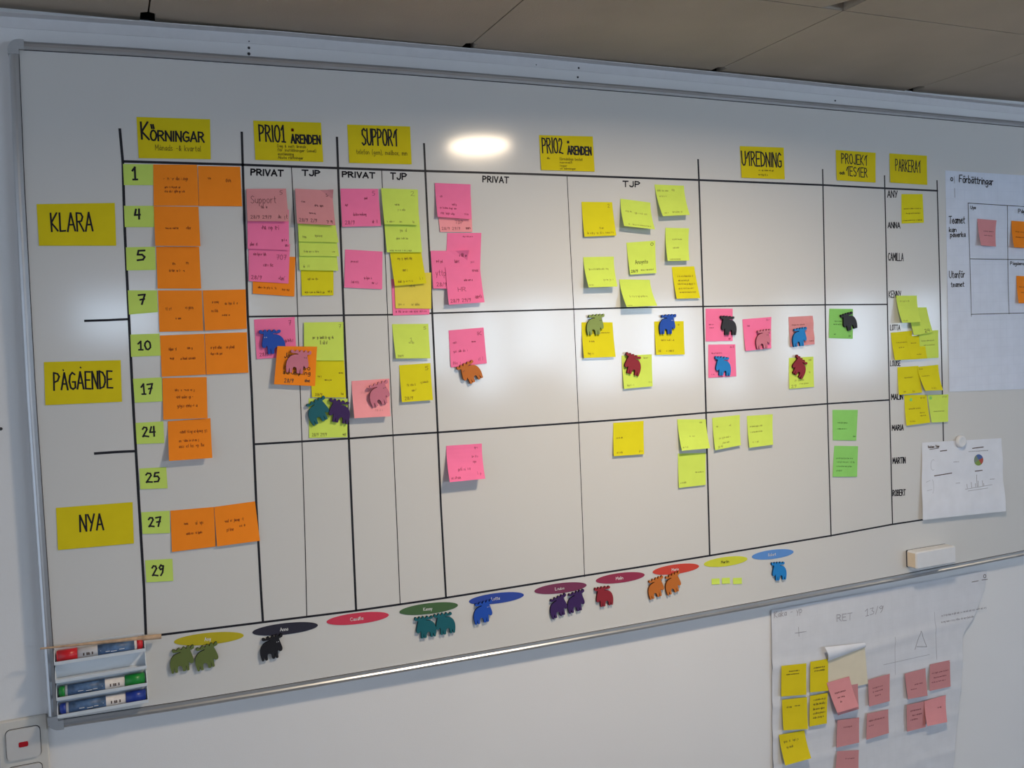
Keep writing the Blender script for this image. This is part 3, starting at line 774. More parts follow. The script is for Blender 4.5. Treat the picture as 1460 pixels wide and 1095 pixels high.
note('sy', 'sticky_note', 'deep yellow note below a lime one in the support TJP column', G3, 'yellow', [(569.1, 520.7), (613.7, 517.6), (617.4, 570.4), (573.2, 573.5)], .0006, .007, jot([(.2, .5, .55, .05), (.64, .9, .5, .04), (.34, .5, .7, .04)])+[tx('28/9', .1, .36, .86, .95, .0008, 'ink'), tx('5', .82, .92, .08, .18, .0009, 'ink')])

G4 = 'pink notes in the wide PRIVAT column'
note('q2', 'sticky_note', 'pale pink note peeping out under the top pink note of the wide PRIVAT column', G4, 'rose', [(622, 282), (671.5, 282), (673.6, 330.7), (627.7, 330.7)], .0006, .002, [tx('TBP', .48, .72, .66, .76, .0008, 'ink'), tx('28/9 29/9', .06, .62, .86, .94, .0008, 'ink'), (scribble(.8, .94, .88, .06), .001, 'ink')])
note('q1', 'sticky_note', 'hot pink note topmost in the wide PRIVAT column', G4, 'pink', [(620, 260.8), (670.9, 262.9), (672.5, 312.6), (624, 309.1)], .0020, .008, jot([(.12, .2, .38, .06), (.44, .6, .6, .05), (.1, .56, .72, .04), (.1, .5, .88, .05), (.8, .92, .86, .05)]))
note('q3', 'sticky_note', 'hot pink note half covered by two others in the wide PRIVAT column', G4, 'pink', [(637.6, 332.1), (686.3, 332.1), (684.7, 382), (636, 383)], .0006, .002, jot([(.44, .74, .1, .03), (.72, .84, .82, .05)]))
note('q4', 'sticky_note', 'hot pink note with a curled upper corner in the wide PRIVAT column', G4, 'pink', [(614, 357.4), (665.8, 357.6), (668, 412), (617.9, 411.3)], .0022, .004,
     [(scribble(.12, .3, .28, .05)+scribble(.64, .82, .28, .06)+scribble(.78, .96, .12, .06), .0008, 'ink'), tx('yttp', .1, .38, .5, .66, .0009, 'ink'), tx('28/9', .1, .38, .84, .94, .0009, 'ink')], curl=lambda u, v: .010*max(0, u-v*1.5-.62)**1.2*4)
note('q5', 'sticky_note', 'hot pink note lowest and in front in the wide PRIVAT column', G4, 'pink', [(635.3, 381), (684.3, 380), (691, 431), (640, 434.5)], .0050, .009,
     [(scribble(.5, .74, .36, .04)+scribble(.76, .92, .1, .06), .0008, 'ink'), tx('HR', .3, .52, .55, .66, .0009, 'ink'), tx('28/9 29/9', .06, .62, .86, .95, .0009, 'ink'), (scribble(.76, .94, .83, .07), .001, 'ink')])
note('x1', 'sticky_note', 'single hot pink note with an orange moose at its lower edge', G4, 'pink', [(639.6, 471.2), (689.5, 466.9), (694.1, 518), (643, 523.9)], .0006, .002, jot([(.1, .2, .34, .05), (.62, .76, .36, .03), (.1, .56, .58, .05), (.06, .26, .9, .06), (.78, .92, .86, .07)])+[tx('IK', .8, .92, .1, .2, .0009, 'ink')])
note('x2', 'sticky_note', 'single hot pink note standing off the board in the NYA row', G4, 'pink', [(636.3, 635.7), (687, 632.4), (692, 682.5), (641.4, 687.6)], .0006, .024, jot([(.78, .9, .1, .05), (.7, .92, .36, .05), (.72, .8, .5, .05), (.28, .7, .68, .06), (.06, .32, .9, .05), (.78, .92, .84, .06)]))

G5 = 'notes in the wide TJP column'
note('r1', 'sticky_note', 'deep yellow note at the top of the wide TJP column', G5, 'yellow', [(829.1, 287.7), (872.8, 288.2), (878.9, 335.8), (833.4, 337.5)], .0006, .007, jot([(.1, .92, .9, .05), (.5, .62, .76, .04)])+[tx('2', .84, .9, .06, .16, .0008, 'ink')])
note('r2', 'sticky_note', 'lime note hanging askew between a yellow and the highest lime note', G5, 'lime', [(884.7, 283.2), (927.4, 288.8), (934, 327.1), (890.1, 322.2)], .0006, .022, jot([(.14, .34, .42, .04), (.44, .88, .45, .05), (.16, .9, .9, .03)]))
note('r3', 'sticky_note', 'highest lime note of the wide TJP column, tilted', G5, 'lime', [(933.2, 263), (975.1, 264.7), (983.6, 306.3), (945.2, 308.2)], .0006, .021, jot([(.06, .46, .18, .05), (.56, .66, .16, .05), (.1, .34, .36, .04), (.1, .26, .9, .03), (.4, .74, .88, .04)]))
note('r4', 'sticky_note', 'lime note below the tilted highest one, with one straight free edge', G5, 'lime', [(948.8, 324.7), (982.5, 325.5), (983, 371.5), (952.1, 372)], .0006, .016, jot([(.3, .7, .34, .03), (.3, .56, .6, .03), (.1, .6, .95, .02)]))
note('r5', 'sticky_note', 'pale lime note with a ringed mark in its corner, in the wide TJP column', G5, 'lime', [(893.2, 346), (934.3, 343.1), (936, 389.3), (898.6, 391.6)], .0006, .007,
     [tx('Ansynto', .24, .7, .56, .68, .001, 'pen'), tx('28/9', .05, .3, .86, .94, .001, 'pen'), (scribble(.42, .9, .88, .03), .0008, 'ink'), ([arc(.88, .1, .05, .04, 0, 360, 8)], .001, 'pen')])
note('r6', 'sticky_note', 'lime note standing off the board beside the thin line of the wide TJP column', G5, 'lime', [(831.6, 366.6), (875.1, 365.8), (880.6, 408.5), (839.5, 409.8)], .0006, .021, jot([(.14, .8, .4, .04), (.56, .9, .76, .05), (.04, .2, .92, .03)]))
note('r7', 'sticky_note', 'lime note hanging down across the horizontal line of the wide TJP column', G5, 'lime', [(883, 398.2), (926.6, 399), (937.3, 436), (893.7, 437.6)], .0006, .026, jot([(.22, .8, .62, .05), (.04, .2, .95, .03)]))
note('r8', 'sticky_note', 'deep yellow note full of writing in the wide TJP column', G5, 'yellow', [(957.8, 380.6), (989.9, 379.7), (998.5, 425), (964.9, 426)], .0006, .008, jot([(.2, .86, .3, .04), (.2, .7, .43, .04), (.16, .9, .54, .04), (.16, .84, .68, .04), (.18, .86, .8, .03)]))
note('w1', 'sticky_note', 'yellow note under the light green moose', G5, 'yellow', [(829.1, 459.5), (873.5, 459.5), (877.8, 508.8), (832.6, 510.4)], .0006, .008, jot([(.2, .9, .3, .02), (.2, .36, .54, .03), (.14, .3, .88, .05)]))
note('w2', 'sticky_note', 'yellow note under the royal blue moose in the wide TJP column', G5, 'yellow', [(932.8, 458.3), (974.8, 457.8), (976.4, 505.5), (935.6, 506)], .0006, .004, jot([(.2, .7, .56, .04), (.08, .22, .88, .06), (.36, .6, .88, .04), (.8, .9, .1, .05)]))
note('w3', 'sticky_note', 'lime note under the red moose in the wide TJP column', G5, 'lime', [(886.3, 507.1), (929.4, 505.2), (930.7, 550.7), (889.9, 554.5)], .0006, .006, jot([(.72, .9, .1, .04), (.1, .36, .9, .04), (.86, .96, .86, .05)]))
note('z5', 'sticky_note', 'single deep yellow note in the NYA row of the wide TJP column', G5, 'yellow', [(874.5, 603), (917.7, 600.1), (918.5, 647.6), (875.1, 650.5)], .0006, .006, jot([(.1, .3, .46, .03), (.1, .3, .9, .04), (.84, .96, .9, .05)]))
note('z2', 'sticky_note', 'lime note directly below another beside the thick vertical line', G5, 'lime', [(966.6, 646.7), (1006.3, 645.6), (1006.3, 691.3), (968, 695.7)], .0006, .004, jot([(.62, .94, .58, .03), (.06, .3, .86, .04)]))
note('z1', 'sticky_note', 'lime note reaching across the thick vertical line', G5, 'lime', [(965.7, 597.8), (1006.3, 597.8), (1012.6, 639), (972.3, 642.7)], .0008, .014, jot([(.76, .86, .1, .05), (.36, .58, .56, .03), (.06, .24, .9, .04)]))

G6 = 'notes in the UTREDNING column'
note('y1', 'sticky_note', 'hot pink note under the black moose beside the thick vertical line', G6, 'pink', [(1006.1, 440.1), (1044.7, 440.1), (1044.7, 486.2), (1006.3, 486.8)], .0006, .001, jot([(.12, .3, .48, .03), (.14, .3, .58, .03), (.84, .95, .92, .05)]))
note('y2', 'sticky_note', 'hot pink note under the sky blue moose, below the one with the black moose', G6, 'pink', [(1009.8, 491.3), (1048.4, 490.9), (1049.9, 536.5), (1010.2, 538.8)], .0006, .001, jot([(.12, .5, .26, .03), (.8, .94, .08, .05), (.1, .2, .9, .03)]))
note('y3', 'sticky_note', 'hot pink note under the dusty pink moose', G6, 'pink', [(1058.5, 455.3), (1099.8, 451.9), (1099.8, 496.4), (1063.2, 500.6)], .0006, .004, jot([(.15, .22, .22, .04), (.82, .95, .08, .05)]))
note('y4', 'sticky_note', 'dusty pink note with a wavy edge under the sky blue moose', G6, 'dusty', [(1124.3, 451.9), (1158.8, 450.2), (1161.5, 490.9), (1127.3, 494.4)], .0006, .003, jot([(.1, .66, .28, .03), (.78, .95, .86, .04)]), curl=lambda u, v: .004*max(0, u-.5)*math.sin(v*6.3)**2)
note('y5', 'sticky_note', 'lime note under the red moose in the UTREDNING column', G6, 'lime', [(1124.9, 510.4), (1159.8, 508.4), (1160.8, 551.5), (1125.5, 554.6)], .0006, .003, jot([(.8, .92, .1, .05), (.8, .88, .5, .04), (.1, .2, .52, .05), (.2, .66, .74, .05), (.4, .76, .86, .03)])+[tx('29', .08, .28, .88, .97, .001, 'ink')])
note('z3', 'sticky_note', 'lime note in the NYA row just past the thick vertical line', G6, 'lime', [(1015.5, 595.8), (1054.9, 591.5), (1056.3, 634.7), (1019.8, 641.9)], .0006, .008, jot([(.12, .18, .28, .05), (.6, .66, .3, .04), (.2, .62, .66, .04), (.3, .6, .82, .04)])+[tx('29', .12, .3, .9, .96, .0008, 'ink')])
note('z4', 'sticky_note', 'lime note in the NYA row, farther from the thick vertical line', G6, 'lime', [(1065, 593), (1101.8, 590.6), (1102.4, 634), (1068.7, 638.4)], .0006, .008, jot([(.1, .6, .34, .03), (.1, .56, .52, .03), (.14, .4, .84, .04)]))

G7 = 'green notes in the project column'
note('g1', 'sticky_note', 'green note under the black moose', G7, 'green', [(1182.4, 440.1), (1216.3, 440.5), (1215.9, 483.1), (1182, 482)], .0006, .001, jot([(.22, .56, .42, .03), (.18, .6, .52, .04), (.2, .28, .86, .03), (.82, .92, .9, .06)]))
note('g2', 'sticky_note', 'green note higher of two in the NYA row', G7, 'green', [(1187, 584.4), (1223.1, 584.4), (1221, 628.2), (1187.6, 627.6)], .0006, .001, jot([(.2, .62, .42, .03), (.2, .58, .62, .03), (.84, .94, .86, .04)]))
note('g3', 'sticky_note', 'green note lower of two in the NYA row', G7, 'green', [(1189.6, 635.5), (1223.5, 636.1), (1222.1, 679.8), (1187.2, 679.8)], .0006, .002, jot([(.1, .8, .4, .03), (.14, .86, .52, .04), (.14, .8, .66, .03), (.14, .36, .8, .03)]))

G8 = 'notes in the column of names'
note('k1', 'sticky_note', 'yellow note alone beside the first name of the column of names', G8, 'yellow', [(1285.3, 276.7), (1315.5, 276.7), (1317.3, 317.5), (1285.7, 318.8)], .0006, .001, jot([(.1, .9, .5, .03), (.2, .86, .66, .03), (.06, .9, .9, .03)]))
note('k4', 'sticky_note', 'lime note lowest of the three lime ones in the column of names', G8, 'lime', [(1310, 472), (1337.8, 470.7), (1338.4, 510), (1313.3, 511.5)], .0030, .003, jot([(.1, .8, .36, .03), (.2, .8, .52, .02)]))
note('k3', 'sticky_note', 'lime note between two other lime ones in the column of names', G8, 'lime', [(1294, 438.5), (1321, 438.2), (1330, 473.5), (1303.3, 478.4)], .0044, .006, jot([(.1, .5, .3, .03)])+[tx('24', .6, .86, .84, .96, .001, 'pen')])
note('k2', 'sticky_note', 'lime note highest of the three lime ones in the column of names', G8, 'lime', [(1277.6, 421.5), (1307.3, 421.5), (1313, 459), (1286.6, 460.3)], .0056, .016, jot([(.16, .66, .2, .05), (.1, .3, .92, .04)]))
note('k5', 'sticky_note', 'deep yellow note under the stepped lime ones, partly covered by another deep yellow one', G8, 'yellow', [(1270, 474.3), (1300.5, 471.5), (1301.5, 512.3), (1276.2, 513.5)], .0006, .008, jot([(.2, .8, .38, .03), (.3, .6, .56, .03)]))
note('k6', 'sticky_note', 'deep yellow strip-like note wedged between a yellow and a lime one', G8, 'yellow', [(1291.6, 479.4), (1318, 478.4), (1322, 511), (1299.9, 512.5)], .0022, .007, jot([(.2, .5, .3, .03), (.4, .7, .8, .03)]))
note('k7', 'sticky_note', 'deep yellow note below the name LOUISE', G8, 'yellow', [(1279.6, 523.6), (1309.5, 521.5), (1315, 559.7), (1281.8, 563.1)], .0006, .005, jot([(.3, .7, .4, .03), (.2, .3, .9, .04), (.6, .7, .92, .05)]))
note('k8', 'sticky_note', 'deep yellow note hanging tilted across the last vertical line', G8, 'yellow', [(1307.9, 523), (1337.8, 520), (1344.5, 556.3), (1319.4, 557.1)], .0016, .016, jot([(.06, .22, .1, .05), (.1, .5, .4, .02), (.4, .66, .9, .04)]))
note('k9', 'sticky_note', 'yellow note with a small green dot beside the name MALIN', G8, 'yellow', [(1289.2, 563.1), (1321.4, 563.1), (1326.4, 602.5), (1292.6, 606.9)], .0006, .006, jot([(.7, .9, .1, .04), (.16, .66, .46, .04), (.62, .84, .62, .03), (.62, .86, .72, .03), (.16, .4, .88, .04)]))
note('k10', 'sticky_note', 'lime note with a small green dot at the edge of the grid', G8, 'lime', [(1322.8, 563.1), (1352.5, 562.3), (1351.9, 601.3), (1328.4, 602.5)], .0016, .005, jot([(.7, .95, .08, .04), (.2, .8, .6, .02)]))
for key, u, v, lab in (('k9', .28, .16, 'small round green sticker on the yellow note beside the name MALIN'), ('k10', .12, .11, 'small round green sticker on the lime note at the edge of the grid')):
    S, W, H = NOTES[key][:3]
    c = S(u, v)
    b = MB(); b.cyl((c.x, c.y-.0003, c.z), (c.x, c.y-.0008, c.z), .0045, seg=16)
    tag(recentre(b.build('dot_sticker', M['green'])), lab, 'sticker', 'round green stickers')

GM = 'tiny lime notes under the lime oval'
for i, (x0, y0, x1, y1, lab) in enumerate(((1014.5, 824.6, 1026.4, 833.5, 'tiny lime note nearest the orange moose magnets'), (1029.2, 823.6, 1041, 832.6, 'tiny lime note between two others under the lime oval'), (1045, 823.6, 1058, 833, 'tiny lime note nearest the sky blue moose in the bottom row'))):
    note('m%d' % i, 'page_flag', lab, GM, 'lime', [(x0, y0+.6), (x1-.4, y0), (x1, y1-.6), (x0+.5, y1)], lift=.001, nu=2, nv=2, cat='page flag')

# ------------------------------------------------------------------ name ovals
OV = [(248, 347.5, 915.3, 906.0, (.50, .42, .02), 'Any', 'olive yellow'), (359.8, 453.3, 901.8, 891.4, (.03, .03, .05), 'Anna', 'black'),
      (465.6, 554.4, 886.8, 876.8, (.62, .05, .10), 'Camilla', 'crimson'), (569.6, 653, 872.6, 862.8, (.065, .14, .06), 'Kenny', 'dark green'),
      (668.7, 747, 857.8, 848.2, (.03, .07, .36), 'Lotta', 'navy blue'), (762, 836.4, 843.0, 834.2, (.19, .04, .10), 'Louise', 'plum'),
      (849.5, 919.2, 828.2, 819.6, (.30, .035, .085), 'Malin', 'maroon'), (930.6, 996.7, 815.8, 807.2, (.60, .065, .045), 'Maria', 'bright red'),
      (1003.6, 1065.7, 804.6, 796.8, (.62, .66, .05), 'Martin', 'lime'), (1072, 1131.5, 794.0, 786.8, (.11, .28, .66), 'Robert', 'light blue')]
for x0, x1, ya, yb, col, nm, cn in OV:
    a, c = P(x0, ya, BH+.0006), P(x1, yb, BH+.0006)
    ctr = (a+c)/2
    A, tilt = (c-a).length/2, math.atan2(c.z-a.z, c.x-a.x)
    B = .0112
    pts = [(ctr.x+A*math.cos(t)*math.cos(tilt)-B*math.sin(t)*math.sin(tilt), ctr.z+A*math.cos(t)*math.sin(tilt)+B*math.sin(t)*math.cos(tilt)) for t in [2*math.pi*i/40 for i in range(40)]]
    b = MB(); b.prism(pts, -BH-.0008, -BH-.0002)
    o = recentre(b.build('name_tag', paper_mat('oval_'+cn.replace(' ', '_'), col, .3)))
    tag(o, 'flat %s oval name tag under the grid' % cn, 'name tag', 'oval name tags under the grid')
    L = len(nm)*.0037
    st = in_box(text_strokes(nm, .16), -.5, .5, -.5, .5)
    v, f = ribbons(st, .0009, lambda u, v_: Vector((ctr.x-.003+u*L, -BH-.0011, ctr.z-v_*.0065+u*L*math.tan(tilt))), L, .0065)
    mesh_obj('printed_text', v, f, M['pen'] if nm == 'Martin' else M['whiteink'], o)

# ------------------------------------------------------------------ moose magnets
MO = [(.09, .0), (.07, .13), (.055, .28), (.065, .45), (.11, .60), (.18, .705), (.27, .765), (.36, .79), (.425, .795), (.43, .83), (.34, .838), (.25, .838), (.185, .852), (.165, .90), (.175, .955), (.205, .975), (.25, .965), (.275, .925), (.30, .905),
      (.325, .925), (.345, .975), (.38, .998), (.415, .985), (.43, .935), (.455, .905), (.485, .93), (.505, .985), (.54, 1.01), (.575, .99), (.59, .94), (.61, .91), (.635, .935), (.65, .99), (.685, 1.015), (.72, .995), (.735, .94),
      (.755, .915), (.78, .945), (.80, .995), (.84, 1.01), (.872, .985), (.88, .92), (.86, .86), (.80, .838), (.745, .835), (.745, .79), (.77, .69), (.795, .57), (.815, .47), (.825, .38), (.81, .30), (.77, .262), (.715, .27), (.68, .315), (.665, .36),
      (.652, .30), (.65, .15), (.65, .01), (.60, .0), (.565, .01), (.563, .14), (.555, .235), (.545, .14), (.54, .01), (.49, .0), (.44, .01), (.435, .14), (.415, .225), (.36, .265), (.305, .245), (.285, .15), (.285, .01), (.24, .0), (.195, .01), (.19, .13), (.18, .205), (.165, .12), (.155, .01), (.12, -.003)]
MCOL = {'green': (.125, .165, .045), 'black': (.012, .012, .016), 'teal': (.008, .115, .145), 'royal': (.012, .075, .44), 'purple': (.042, .014, .10), 'red': (.27, .018, .03), 'orange': (.52, .15, .02),
        'sky': (.012, .22, .60), 'lightgreen': (.24, .33, .09), 'pink': (.60, .185, .26), 'black2': (.03, .03, .036)}
EYE = dict(black=(.5, .5, .5))
TEMPL = {}
def moose_template(color, flip):
    if (color, flip) in TEMPL: return TEMPL[(color, flip)]
    c = MCOL[color]
    fm = mat('moose_%s_face' % color, c, rough=.55, noise=.03, spec=.3)
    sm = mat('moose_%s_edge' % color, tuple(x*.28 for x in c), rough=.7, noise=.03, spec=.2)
    Hm = .0452
    s = -1 if flip else 1
    pts = [(s*(x-.45)*Hm*1.22, (y-.5)*Hm) for x, y in MO]
    q = []
    for i in range(len(pts)):                  # round the corners
        a, b_ = Vector(pts[i]), Vector(pts[(i+1) % len(pts)])
        q += [tuple(a.lerp(b_, .18)), tuple(a.lerp(b_, .82))]
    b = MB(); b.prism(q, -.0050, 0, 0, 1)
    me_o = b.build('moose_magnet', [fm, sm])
    COL.objects.unlink(me_o)
    em = mat('eye_%s' % color, (.45, .45, .5) if color in ('black', 'royal', 'black2', 'purple') else (.02, .02, .02), rough=.4)
    eb = MB()
    eb.cyl((0, -.0049, 0), (0, -.0053, 0), .0009, seg=8)
    eo = eb.build('eye', em)
    COL.objects.unlink(eo)
    TEMPL[(color, flip)] = (me_o, eo, s, Hm)
    return TEMPL[(color, flip)]
def moose(color, flip, px, py, rot, label, group, h=.0006, on=None, eyes=True, size=1):
    if on:
        S, W, H, q, h0, lift = NOTES[on]
        top_, bt = (q[0][1]+q[1][1])/2, (q[2][1]+q[3][1])/2
        v = max(0, min(1.05, (py+14-top_)/(bt-top_)))
        h = h0-BH+lift*v**1.7+.0007
    me_o, eo, s, Hm = moose_template(color, flip)
    o = me_o.copy()
    COL.objects.link(o)
    p = P(px, py, BH+h+.005)
    o.location = (p.x, -BH-h, p.z)
    o.rotation_euler = (0, math.radians(rot), 0)
    o.scale = (size, 1, size)
    tag(o, label, 'magnet', group)
    if eyes:
        for ex in (.655, .715):
            e = eo.copy()
            COL.objects.link(e); e.parent = o
            e.location = (s*(ex-.45)*Hm*1.22, 0, (.69-.5)*Hm)
    return o
MB_ = 'moose magnets in the bottom row'
MN_ = 'moose magnets on the notes'
moose('green', False, 259.5, 940.5, -3, 'dark green moose magnet under the olive oval, nearest the pen holder', MB_, eyes=False)
moose('green', False, 294.5, 936.5, -8, 'dark green moose magnet under the olive oval, nearest the black moose', MB_, eyes=False)
moose('black', False, 387, 923.5, -4, 'black moose magnet under the black oval', MB_)
moose('teal', True, 607.5, 894, 0, 'teal moose magnet under the green oval, nearest the crimson oval', MB_, eyes=False)
moose('teal', True, 635, 889, -1, 'teal moose magnet under the green oval, nearest the navy oval', MB_, eyes=False)
moose('royal', False, 688.8, 873, -5, 'royal blue moose magnet overlapping the navy oval', MB_, h=.001)
moose('purple', False, 796.5, 864.8, -12, 'dark purple moose magnet under the plum oval, farther from the red moose', MB_, eyes=False)
moose('purple', False, 821.5, 857.8, -7, 'dark purple moose magnet under the plum oval, nearest the red moose', MB_, eyes=False)
moose('red', True, 862, 850.3, -2, 'red moose magnet under the maroon oval', MB_, eyes=False)
moose('orange', False, 935.5, 838.2, -10, 'orange moose magnet clear of the bright red oval', MB_, eyes=False)
moose('orange', False, 959.8, 832, -12, 'orange moose magnet touching the bright red oval', MB_, h=.001, eyes=False)
moose('sky', True, 1111.5, 814.3, 2, 'sky blue moose magnet under the light blue oval', MB_, eyes=False)
moose('royal', True, 389.5, 487, -2, 'royal blue moose magnet on pink note, partly under an orange note', MN_, on='pa', size=1.03)
moose('pink', False, 425, 515.5, 9, 'dusty pink moose magnet on the orange note', MN_, on='pb')
moose('teal', False, 453.5, 586, -22, 'teal moose magnet tilted head down on a lime note', MN_, on='pe', eyes=False)
moose('purple', True, 484.5, 586.5, 13, 'dark purple moose magnet on the lime note beside a teal one', MN_, on='pe', eyes=False)
moose('pink', False, 541, 561.5, -13, 'pink moose magnet on the pale pink note', MN_, on='sp')
moose('orange', True, 671, 530.5, -24, 'orange moose magnet tilted at the lower edge of a pink note', MN_, on='x1')
moose('lightgreen', False, 849, 462.5, 0, 'light green moose magnet at the top of a yellow note', MN_, on='w1')
moose('royal', False, 952, 462.2, 1, 'royal blue moose magnet at the top of a yellow note', MN_, on='w2')
moose('red', True, 903, 519.5, 17, 'dark red moose magnet on a lime note of the wide TJP column', MN_, on='w3', eyes=False)
moose('black2', True, 1039.5, 464, 2, 'black moose magnet at the edge of a hot pink note', MN_, on='y1', eyes=False)
moose('sky', True, 1031.5, 522, 4, 'sky blue moose magnet on a hot pink note', MN_, on='y2', eyes=False)
moose('pink', False, 1088.5, 483.3, -2, 'dusty pink moose magnet on a hot pink note of the UTREDNING column', MN_, on='y3')
moose('sky', False, 1140.5, 480.5, -3, 'sky blue moose magnet on the dusty pink note', MN_, on='y4', eyes=False)
moose('red', True, 1140.5, 523.5, 33, 'dark red moose magnet tilted nose down on a lime note of the UTREDNING column', MN_, on='y5', eyes=False)
moose('black2', True, 1211.5, 458, -14, 'black moose magnet on the green note', MN_, on='g1', eyes=False)

# ------------------------------------------------------------------ papers on the board
def sheet_note_h(layer): return BH+layer
x_r = 2.62
def board_px(x, z, h=BH):
    """photo pixel of a point of the plane y = -h"""
    d = Vector((x, -h, z))-CAM
    t = d.dot(FWD)
    return (730+FPX*d.dot(RIGHT)/t, 547.5-FPX*d.dot(UP)/t)
pTL, pBL = P(1347.8, 243), P(1353.5, 558.7)
q = [(1347.8, 243), board_px(2.66, pTL.z-.006), board_px(2.66, pBL.z-.018), (1353.5, 558.7)]
flip = note('flip', 'flipchart_sheet', 'large ruled white paper sheet with a hand drawn table on the board', None, 'flip', q, .0005, .001, cat='paper sheet', nu=8, nv=10)
def on_flip(lines, wd, m='pen'):
    """strokes given in photo pixels on the sheet"""
    h = BH+.0014
    v, f = [], []
    for l in lines:
        pts = [P(x, y, h) for x, y in l]
        fm = lambda u, v_: Vector((u, -h, v_))
        a, c = ribbons([[(p.x, p.z) for p in pts]], wd, fm)
        k = len(v)
        v += a; f += [tuple(i+k for i in t) for t in c]
    return mesh_obj('handwritten_text', v, f, M[m], flip)
on_flip([[(1380.3, 289.5), (1420, 292), (1460, 294.4), (1520, 298)], [(1380.3, 289.5), (1382.9, 369), (1385, 451)], [(1436.4, 293.6), (1437.3, 400), (1438.9, 447.6)], [(1382.9, 369), (1460, 370.3), (1520, 371.3)], [(1384.6, 448.2), (1460, 446.2), (1520, 444.6)]], .0017)
on_flip([[(1360.5, 251.5), (1361, 261)], [(1361, 268.5), (1361.5, 281.5)]], .0016, 'greyink')
on_flip([arc(1357, 255.5, 1.5, 2.4, 0, 360, 8)], .0022)
for s, x0, y0, x1, y1, sl, wd in (('Förbättringar', 1368, 249.5, 1416, 264, .09, .0024), ('Uya', 1384, 293.5, 1391, 298, .03, .0018), ('Påg', 1452, 298, 1462, 304, .02, .002), ('Teamet', 1353, 308.5, 1375.5, 318.5, -.02, .0022), ('kan', 1353.5, 324, 1363.5, 330.5, 0, .0022),
                                  ('påverka', 1355, 331, 1376.5, 337.5, -.02, .0022), ('Utanför', 1353.5, 386.5, 1375.5, 395.5, -.04, .002), ('teamet', 1356, 402, 1374.5, 408.5, -.04, .002), ('Pågående', 1440.5, 373, 1464, 378, .01, .0016)):
    fl = flat_text(s, px_box(x0, y0, x1, y1, sl), BH+.0014, wd, M['pen'], flip, gap=.14)
GF = 'notes on the ruled sheet'
note('f1', 'sticky_note', 'dusty pink note with a lifted corner on the ruled sheet', GF, 'dusty', [(1393.5, 311.8), (1420.9, 314.2), (1420, 351.6), (1399, 349.8)], .002, .012, jot([(.3, .9, .44, .02), (.3, .8, .6, .02)]))
note('f2', 'sticky_note', 'orange note beside the dusty pink one on the ruled sheet', GF, 'orange', [(1442.2, 314.7), (1469, 316.5), (1468, 354), (1446, 352.5)], .002, .012, jot([(.2, .9, .4, .03), (.2, .9, .6, .03)], 'redink'))
note('f3', 'sticky_note', 'orange note in the lower row of the ruled sheet', GF, 'orange', [(1449.2, 393.3), (1476, 394), (1476, 432.5), (1452.5, 432.4)], .002, .008, jot([(.1, .9, .4, .03), (.2, .9, .6, .03)], 'redink'))

# printed report with charts and its magnet
ch = note('chart', 'printed_page', 'white printed page with a small pie chart and bar graph, held by a round magnet', None, 'white', [(1314.7, 631.1), (1427.8, 624.7), (1431.9, 728.6), (1315.3, 741.2)], .0008, .010,
          cat='printed page', nu=14, nv=14, curl=lambda u, v: .0035*math.sin(v*5.2+.4)**2*min(1, v*3)*(1 if u > .5 else .6)+.004*max(0, u-.85)*6*v)
S, W, H = NOTES['chart'][:3]
def on_page(name, lines, wd, m):
    v, f = ribbons(lines, wd, lambda u, v_: S(u, v_, -.0004), W, H)
    return mesh_obj(name, v, f, M[m] if isinstance(m, str) else m, ch)
on_page('handwritten_text', in_box(text_strokes('Veckans Tider'), .07, .21, .045, .075)+[[(.09, .095), (.2, .085)]], .0014, 'ink')
on_page('printed_text', [[(.22, .125), (.30, .12)], [(.15, .445), (.36, .425)], [(.62, .115), (.76, .105)], [(.65, .425), (.74, .42)]], .0024, 'ink')
on_page('printed_text', scribble(.57, .82, .155, .006)+scribble(.38, .46, .28, .004)+scribble(.41, .47, .565, .004)+scribble(.84, .91, .55, .004)+[arc(.13, .30, .028, .07, 60, 300, 8), arc(.12, .58, .02, .09, -80, 80, 8), [(.05, .52), (.1, .5)], [(.06, .63), (.12, .62)]], .0008, 'greyink')
def wedge(a0, a1, col, nm):
    pts = [(.69, .275)]+[(.69+.058*math.cos(math.radians(a)), .275-.076*math.sin(math.radians(a))) for a in [a0+(a1-a0)*i/10 for i in range(11)]]
    vv = [S(u, v_, -.0006) for u, v_ in pts]
    return mesh_obj('pie_wedge', vv, [(0, i, i+1) for i in range(1, 11)], mat('pie_'+nm, col, noise=.02), ch)
wedge(20, 120, (.06, .12, .34), 'blue'); wedge(-55, 20, (.42, .06, .03), 'red'); wedge(-150, -55, (.20, .32, .05), 'green'); wedge(120, 210, (.18, .24, .18), 'teal')
on_page('printed_graph_line', [[(.52, .655), (.86, .625)], [(.55, .68), (.80, .665)]], .0012, 'greyink')
on_page('printed_graph_line', [[(x, .645-.02*(x-.52)/.3), (x, y)] for x, y in ((.545, .59), (.60, .57), (.65, .59), (.67, .475), (.685, .56), (.74, .56), (.755, .6))], .0011, 'ink')
c = P(1372.6, 629.7, BH+.012)
b = MB()
k = 28
prof = [(0.0, .0022), (.0152, .0022), (.0165, .0035), (.0165, .0085), (.0150, .0112), (.0115, .0124), (.0090, .0112), (.0040, .0108), (.0001, .0108)]
v = [(c.x+r*math.cos(2*math.pi*j/k), -BH-z, c.z+r*math.sin(2*math.pi*j/k)) for r, z in prof for j in range(k)]
b.add(v, [(a*k+j, a*k+(j+1) % k, (a+1)*k+(j+1) % k, (a+1)*k+j) for a in range(len(prof)-1) for j in range(k)])
o = recentre(b.build('round_magnet', M['foam'], smooth=True))
tag(o, 'round white magnet pinning the printed page', 'magnet')

